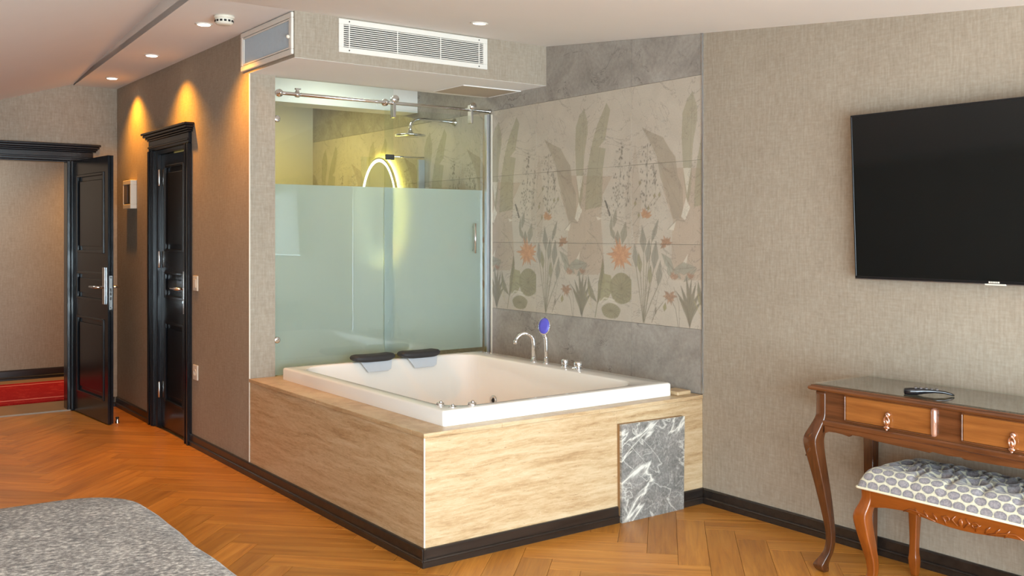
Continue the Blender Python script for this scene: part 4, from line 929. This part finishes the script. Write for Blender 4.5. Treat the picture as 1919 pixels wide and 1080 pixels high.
def scallop(mirror):
    pts = [(-1.095, 0.590), (-1.115, 0.600), (-1.150, 0.6015), (-1.185, 0.600), (-1.205, 0.597), (-1.216, 0.595), (-1.224, 0.601), (-1.232, 0.604), (-1.27, 0.605), (-1.35, 0.598), (-1.46, 0.595), (-1.54, 0.594), (-1.580, 0.592), (-1.594, 0.598), (-1.62, 0.596), (TCY, 0.594)]
    return pts
half = scallop(0); low = half + [(2 * TCY - y, z) for y, z in half[::-1][1:]]
m = MB(); poly_ = [(low[0][0], 0.641)] + low + [(low[-1][0], 0.641)]
m.prism(poly_, 'x', XFc - 0.004, XFc + 0.014); m.prism([(XFc - 0.010, 0.628), (XFc - 0.004, 0.622), (XFc + 0.004, 0.622), (XFc + 0.004, 0.648), (XFc - 0.004, 0.648), (XFc - 0.010, 0.642)], 'y', TA - 0.07, TB + 0.07)
build('scalloped_apron', m, 'walnut', ct)
for yy in (TA - 0.036, TB + 0.036):
    s = 1 if yy > TCY else -1
    build('side_apron', MB().box(XFc + 0.04, TBK - 0.04, yy - 0.008, yy + 0.008, 0.600, 0.6398), 'walnut', ct, 0.003)
def drawer(y0, y1, ky):
    dr = build('drawer', MB().box(XFc - 0.003, XFc + 0.004, y1, y0, 0.662, 0.764), 'drawerwood', ct, 0.0025)
    m = MB(); t_ = 0.006; X0, X1 = XFc - 0.007, XFc + 0.002
    m.box(X0, X1, y1 - t_, y0 + t_, 0.764, 0.764 + t_); m.box(X0, X1, y1 - t_, y0 + t_, 0.662 - t_, 0.662); m.box(X0, X1, y0, y0 + t_, 0.662, 0.764); build('beading', m, 'walnut', dr, 0.002)
    m = MB(); m.lathe([(0.002, 0.657), (0.011, 0.662), (0.012, 0.668), (0.012, 0.760), (0.011, 0.766), (0.002, 0.771)], (XFc - 0.003, y1 - 0.011, 0), 'z', 14); o = build('corner_bead', m, simple('bead_highlight', lin(150, 104, 84), 0.08, spec=0.9, coat=1.0), dr); o['label'] = 'shiny half-round bead, highlight in its colour'  # pale pink base colour paints the highlight along the beading edge
    m = MB(); x = XFc - 0.004
    m.ball((x - 0.004, ky - 0.002, 0.716), 0.011, 12, (0.7, 1, 1)); m.tube([(x - 0.010, ky, 0.716), (x - 0.012, ky, 0.706)], 0.004, 8)
    m.tube([(x - 0.010, ky + 0.011 * math.sin(a), 0.690 - 0.018 * math.cos(a)) for a in np.linspace(0, 2 * math.pi, 14)[:-1]], 0.0035, 8, True)
    m.ball((x - 0.011, ky, 0.685), 0.0085, 10, (0.7, 1, 1.5)); m.ball((x - 0.010, ky, 0.664), 0.010, 12, (0.8, 1.35, 0.8)); m.ball((x - 0.010, ky, 0.655), 0.0055, 8)
    build('drop_pull', m, 'brass', dr)
drawer(-1.200, -1.588, -1.400); drawer(-1.716, -2.104, -1.908)
for sy, yl in ((1, TA - 0.052), (-1, TB + 0.052)):
    x, y = TF + 0.044, yl
    d = lambda q: (x - q, y + sy * q)
    P = [(*d(0), 0.7695, 0.024), (*d(0), 0.690, 0.024), (*d(0.002), 0.655, 0.025), (*d(0.014), 0.615, 0.029), (*d(0.028), 0.570, 0.033), (*d(0.029), 0.535, 0.033), (*d(0.022), 0.480, 0.030), (*d(0.010), 0.400, 0.026), (*d(-0.004), 0.300, 0.022),
         (*d(-0.016), 0.200, 0.0175), (*d(-0.021), 0.130, 0.0155), (*d(-0.015), 0.075, 0.0165), (*d(0.000), 0.036, 0.0215), (*d(0.008), 0.014, 0.0250), (*d(0.005), -0.004, 0.022), (*d(0.0), FZ + 0.0005, 0.016)]
    lg = leg(P, 'leg', 'walnutleg', ct, 4, 0.22)
    m = MB()         # carved acanthus on the knee
    for k in range(4):
        q0 = 0.605 - k * 0.020
        m.tube([(x - 0.040 - 0.010 * k * 0.3, y + sy * (0.006 + 0.010 * k * 0.5), q0), (x - 0.058, y + sy * (0.030), q0 - 0.030), (x - 0.046, y + sy * (0.058), q0 - 0.062)], [0.003, 0.0065, 0.003], 8)
    m.ball((x - 0.048, y + sy * 0.048, 0.510), 0.010, 8)
    build('carving', m, 'walnutleg', lg)
    build('leg', MB().add([(TBK - 0.062, y - 0.026, 0.7), (TBK - 0.010, y - 0.026, 0.7), (TBK - 0.010, y + 0.026, 0.7), (TBK - 0.062, y + 0.026, 0.7), (TBK - 0.056, y - 0.022, FZ + 0.0005), (TBK - 0.020, y - 0.022, FZ + 0.0005), (TBK - 0.020, y + 0.022, FZ + 0.0005), (TBK - 0.056, y + 0.022, FZ + 0.0005)],
          [(0, 1, 2, 3), (7, 6, 5, 4), (0, 4, 5, 1), (1, 5, 6, 2), (2, 6, 7, 3), (3, 7, 4, 0)]), 'walnutleg', ct, 0.003)

# remote on the table
rm = thing('remote_control', 'glossy black remote control lying on the glass of the console table', 'remote', (1.445, -1.520, 0.8007), (0, 0, R(-53)))
m = MB(); rgs = []
for s, zb, zt, w_ in ((-0.094, 0.006, 0.020, 0.016), (-0.092, 0.001, 0.026, 0.021), (-0.07, 0.0003, 0.029, 0.023), (-0.045, 0.0003, 0.030, 0.023), (-0.02, 0.006, 0.029, 0.022), (0.02, 0.011, 0.026, 0.021), (0.06, 0.009, 0.021, 0.019), (0.085, 0.003, 0.014, 0.016), (0.094, 0.0015, 0.008, 0.011)):
    zc, hz_ = (zb + zt) / 2, (zt - zb) / 2
    rgs.append([(s, w_ * math.copysign(abs(math.cos(a)) ** 0.6, math.cos(a)), zc + hz_ * math.copysign(abs(math.sin(a)) ** 0.6, math.sin(a))) for a in np.linspace(0, 2 * math.pi, 17)[:-1]])
m.rings(rgs); build('body', m, 'darkplastic', rm)
m = MB()
for i in range(5):
    for j in (-1, 0, 1): m.box(-0.05 + i * 0.02 - 0.005, -0.05 + i * 0.02 + 0.005, j * 0.012 - 0.004, j * 0.012 + 0.004, 0.0265 - max(0, i - 1) * 0.0012, 0.0312 - max(0, i - 1) * 0.0015)
o = build('button', m, 'greyscreen', rm, 0.001); o['kind'] = 'stuff'

# ------------------------------------------------------------------ stool under the table
SX0, SX1, SY0, SY1 = 1.285, 1.660, -1.318, -2.170; SCY = (SY0 + SY1) / 2
st = thing('stool', 'cherrywood stool with tufted grey patterned cushion pushed under the console table', 'stool', ((SX0 + SX1) / 2, SCY, FZ))
lowr = [(SY0 - 0.03, 0.338), (-1.375, 0.342), (-1.43, 0.353), (-1.50, 0.359), (-1.56, 0.356), (-1.62, 0.348), (-1.69, 0.341), (SCY, 0.3395)]
lowf = lowr + [(2 * SCY - y, z) for y, z in lowr[::-1][1:]]
m = MB(); m.prism([(SY0 - 0.03, 0.408)] + lowf + [(SY1 + 0.03, 0.408)], 'x', SX0, SX0 + 0.022); fr_ = build('front_rail', m, 'cherry', st)
m = MB(); X = SX0 - 0.001
for s in (1, -1):
    q = lambda d, z: (X, SCY + s * d, z)
    m.tube([q(0.235, 0.358), q(0.205, 0.372), q(0.17, 0.366), q(0.13, 0.356), q(0.10, 0.349)], [0.002, 0.0042, 0.0045, 0.004, 0.002], 6)
    for k in range(4):
        d0 = 0.185 - 0.036 * k; m.tube([q(d0, 0.382 - 0.002 * k), q(d0 - 0.012, 0.366), q(d0 - 0.020, 0.352 - 0.001 * k)], [0.002, 0.0045, 0.0025], 6)
    m.tube([q(0.055 + 0.016 * math.cos(a) * (1 - a / 9), 0.368 + 0.014 * math.sin(a) * (1 - a / 9)) for a in np.linspace(0, 6.0, 14)], 0.0032, 6)
    m.tube([q(0.02, 0.388), q(0.035, 0.372), q(0.012, 0.352)], [0.002, 0.005, 0.002], 6)
m.ball((X, SCY, 0.368), 0.010, 10, (0.5, 1, 1.6)); build('carving', m, 'cherry', fr_)
build('back_rail', MB().box(SX1 - 0.022, SX1, SY1 + 0.03, SY0 - 0.03, 0.348, 0.408), 'cherry', st, 0.003)
for y in (SY0 - 0.010, SY1 + 0.032): build('side_rail', MB().box(SX0 + 0.03, SX1 - 0.03, y - 0.022, y, 0.348, 0.408), 'cherry', st, 0.003)
for sy, y in ((1, SY0 - 0.022), (-1, SY1 + 0.022)):
    x = SX0 + 0.022; d = lambda q: (x - q, y + sy * q)
    P = [(*d(0), 0.408, 0.0235), (*d(0.0), 0.375, 0.0235), (*d(0.006), 0.345, 0.026), (*d(0.016), 0.310, 0.0295), (*d(0.017), 0.280, 0.0295), (*d(0.010), 0.230, 0.027), (*d(0.0), 0.170, 0.0235), (*d(-0.009), 0.110, 0.0195), (*d(-0.010), 0.065, 0.0175), (*d(-0.002), 0.032, 0.019), (*d(0.010), 0.008, 0.022), (*d(0.010), -0.006, 0.020), (*d(0.006), FZ + 0.0005, 0.016)]
    leg(P, 'leg', 'cherryleg', st, 4, 0.3)
    x = SX1 - 0.022
    P = [(x, y, 0.408, 0.0225), (x, y, 0.35, 0.0225), (x + 0.002, y, 0.25, 0.0205), (x, y, 0.15, 0.0165), (x - 0.003, y, 0.085, 0.0165), (x - 0.002, y, 0.06, 0.0195), (x, y, 0.03, 0.018), (x + 0.002, y, FZ + 0.0005, 0.0125)]
    leg(P, 'leg', 'cherryleg', st, 4, 0.3)
# tufted cushion as one grid
nx_, ny_ = 44, 96; X0, X1, Y0, Y1 = SX0 - 0.012, SX1 + 0.012, SY1 - 0.014, SY0 + 0.014; Hc = 0.098
tuft = []
for r in range(3):
    for c in range(7): tuft.append((X0 + (X1 - X0) * (0.30 + 0.24 * r), Y0 + (Y1 - Y0) * ((c + (0.5 if r % 2 else 0.0) + 0.2) / 6.4)))
tuft = [t_ for t_ in tuft if Y0 + 0.05 < t_[1] < Y1 - 0.05]
me = bpy.data.meshes.new('cushion'); bm = bmesh.new(); uvl = bm.loops.layers.uv.new('UVMap'); grid = []; uvs = {}
TT = np.array(tuft)
for i in range(nx_ + 1):
    row = []
    for j in range(ny_ + 1):
        u, v = i / nx_, j / ny_; eu, ev = min(u, 1 - u) * (X1 - X0), min(v, 1 - v) * (Y1 - Y0)
        ed = 1.0
        for e_ in (eu, ev):
            q = min(1.0, e_ / 0.060); ed *= math.sqrt(max(0.0, 1 - (1 - q) ** 2.2)) if q < 1 else 1
        x, y = X0 + u * (X1 - X0), Y0 + v * (Y1 - Y0)
        z = 0.416 + Hc * ed * (0.80 + 0.20 * math.sin(math.pi * u) * min(1, math.sin(math.pi * v) * 1.6))
        dd = np.hypot(TT[:, 0] - x, TT[:, 1] - y); d0 = np.sort(dd)[:2]
        z -= 0.050 * math.exp(-(d0[0] / 0.030) ** 2) * ed
        z -= 0.026 * math.exp(-((d0[1] - d0[0]) / 0.016) ** 2) * ed * math.exp(-(d0[0] / 0.11) ** 2)
        sx = (1 - ed) * 0.0; row.append(bm.verts.new((x - (SX0 + SX1) / 2, y - SCY, z - FZ)))
        k = 1 / 0.052; uvs[row[-1]] = ((y + (z - 0.416) * (0 if eu < ev else 1) * 0.4) * k * 1.0 + 0.5 * x * k * 0, (x + (0.416 - z) * (1.0 if eu < 0.06 and u < 0.5 else -1.0 if eu < 0.06 else 0.0) * -1.0) * k * 1.15)
    grid.append(row)
fs = []
for i in range(nx_):
    for j in range(ny_): fs.append(bm.faces.new((grid[i][j], grid[i + 1][j], grid[i + 1][j + 1], grid[i][j + 1])))
bd = [grid[0][j] for j in range(ny_ + 1)] + [grid[i][ny_] for i in range(1, nx_ + 1)] + [grid[nx_][j] for j in range(ny_ - 1, -1, -1)] + [grid[i][0] for i in range(nx_ - 1, 0, -1)]
lo = [bm.verts.new((v.co.x, v.co.y, 0.409 - FZ)) for v in bd]
for a, b_ in zip(bd, lo): uvs[b_] = uvs[a]
for i in range(len(bd)): fs.append(bm.faces.new((bd[i], bd[(i + 1) % len(bd)], lo[(i + 1) % len(bd)], lo[i])))
fs.append(bm.faces.new(lo[::-1]))
bmesh.ops.recalc_face_normals(bm, faces=bm.faces)
for f_ in fs:
    f_.smooth = True
    for l_ in f_.loops: a, b_ = uvs[l_.vert]; l_[uvl].uv = (a, b_ + 0.5 * math.floor(0) )
bm.to_mesh(me); bm.free(); me.materials.append(M['fabric'])
cu = bpy.data.objects.new('cushion', me); COL.objects.link(cu); cu.parent = st; ORG[cu] = ORG[st]
m = MB(); m.tube([(x, y, 0.4145) for x, y, z in rrect(X0 - 0.002, X1 + 0.002, Y0 - 0.002, Y1 + 0.002, 0.012, 0, 3)], 0.0052, 8, True); build('piping', m, 'cream', cu)
for x, y in tuft:
    m = MB(); zz_ = 0.4660; m.ball((x, y, zz_), 0.0085, 8, (1, 1, 0.5)); build('tuft_button', m, 'rubber', cu)

# ------------------------------------------------------------------ bed
be = thing('bed', 'bed corner under a mottled grey bouclé cover in the foreground', 'bed', (-2.3, -1.15, FZ))
BX0, BX1, BY0, BY1 = -3.35, -1.275, -2.15, -0.085
def bring(off, z, r, wav=0.0):
    pts = rrect(BX0 + off, BX1 - off, BY0 + off, BY1 - off, r, z, 10); out = []
    # add points along the straight sides
    P = []
    for i in range(len(pts)):
        a, b_ = Vector(pts[i]), Vector(pts[(i + 1) % len(pts)]); P.append(a)
        if i % 11 == 10:
            for k in range(1, 28): P.append(a.lerp(b_, k / 28))
    for p in P:
        w_ = wav * (math.sin(p.x * 9.0 + p.y * 11.0) + 0.6 * math.sin(p.y * 23 + 1.3 + p.x * 17)); c = Vector((p.x - (BX0 + BX1) / 2, p.y - (BY0 + BY1) / 2, 0)).normalized()
        out.append((p.x + c.x * w_, p.y + c.y * w_, p.z))
    return out
m = MB(); m.rings([bring(-0.015, 0.14, 0.24, 0.018), bring(-0.01, 0.30, 0.24, 0.012), bring(-0.004, 0.47, 0.23, 0.006), bring(0.004, 0.525, 0.22, 0.004), bring(0.03, 0.545, 0.21, 0.003), bring(0.10, 0.552, 0.2, 0.0), bring(0.4, 0.556, 0.15), bring(0.8, 0.556, 0.1)], False, True); build('cover', m, 'cover', be)
m = MB(); m.rings([rrect(BX0 + 0.04, BX1 - 0.04, BY0 + 0.04, BY1 - 0.04, 0.2, z, 8) for z in (0.33, 0.515)]); build('mattress', m, 'sheet', be)
m = MB(); m.rings([rrect(BX0 + 0.05, BX1 - 0.05, BY0 + 0.05, BY1 - 0.05, 0.15, z, 6) for z in (0.10, 0.329)]); build('base', m, 'rubber', be)
for x in (BX0 + 0.25, BX1 - 0.25):
    for y in (BY0 + 0.25, BY1 - 0.25): m = MB(); m.lathe([(0.025, FZ + 0.0005), (0.03, 0.0995)], (x, y, 0), 'z', 12); build('leg', m, 'basewood', be)
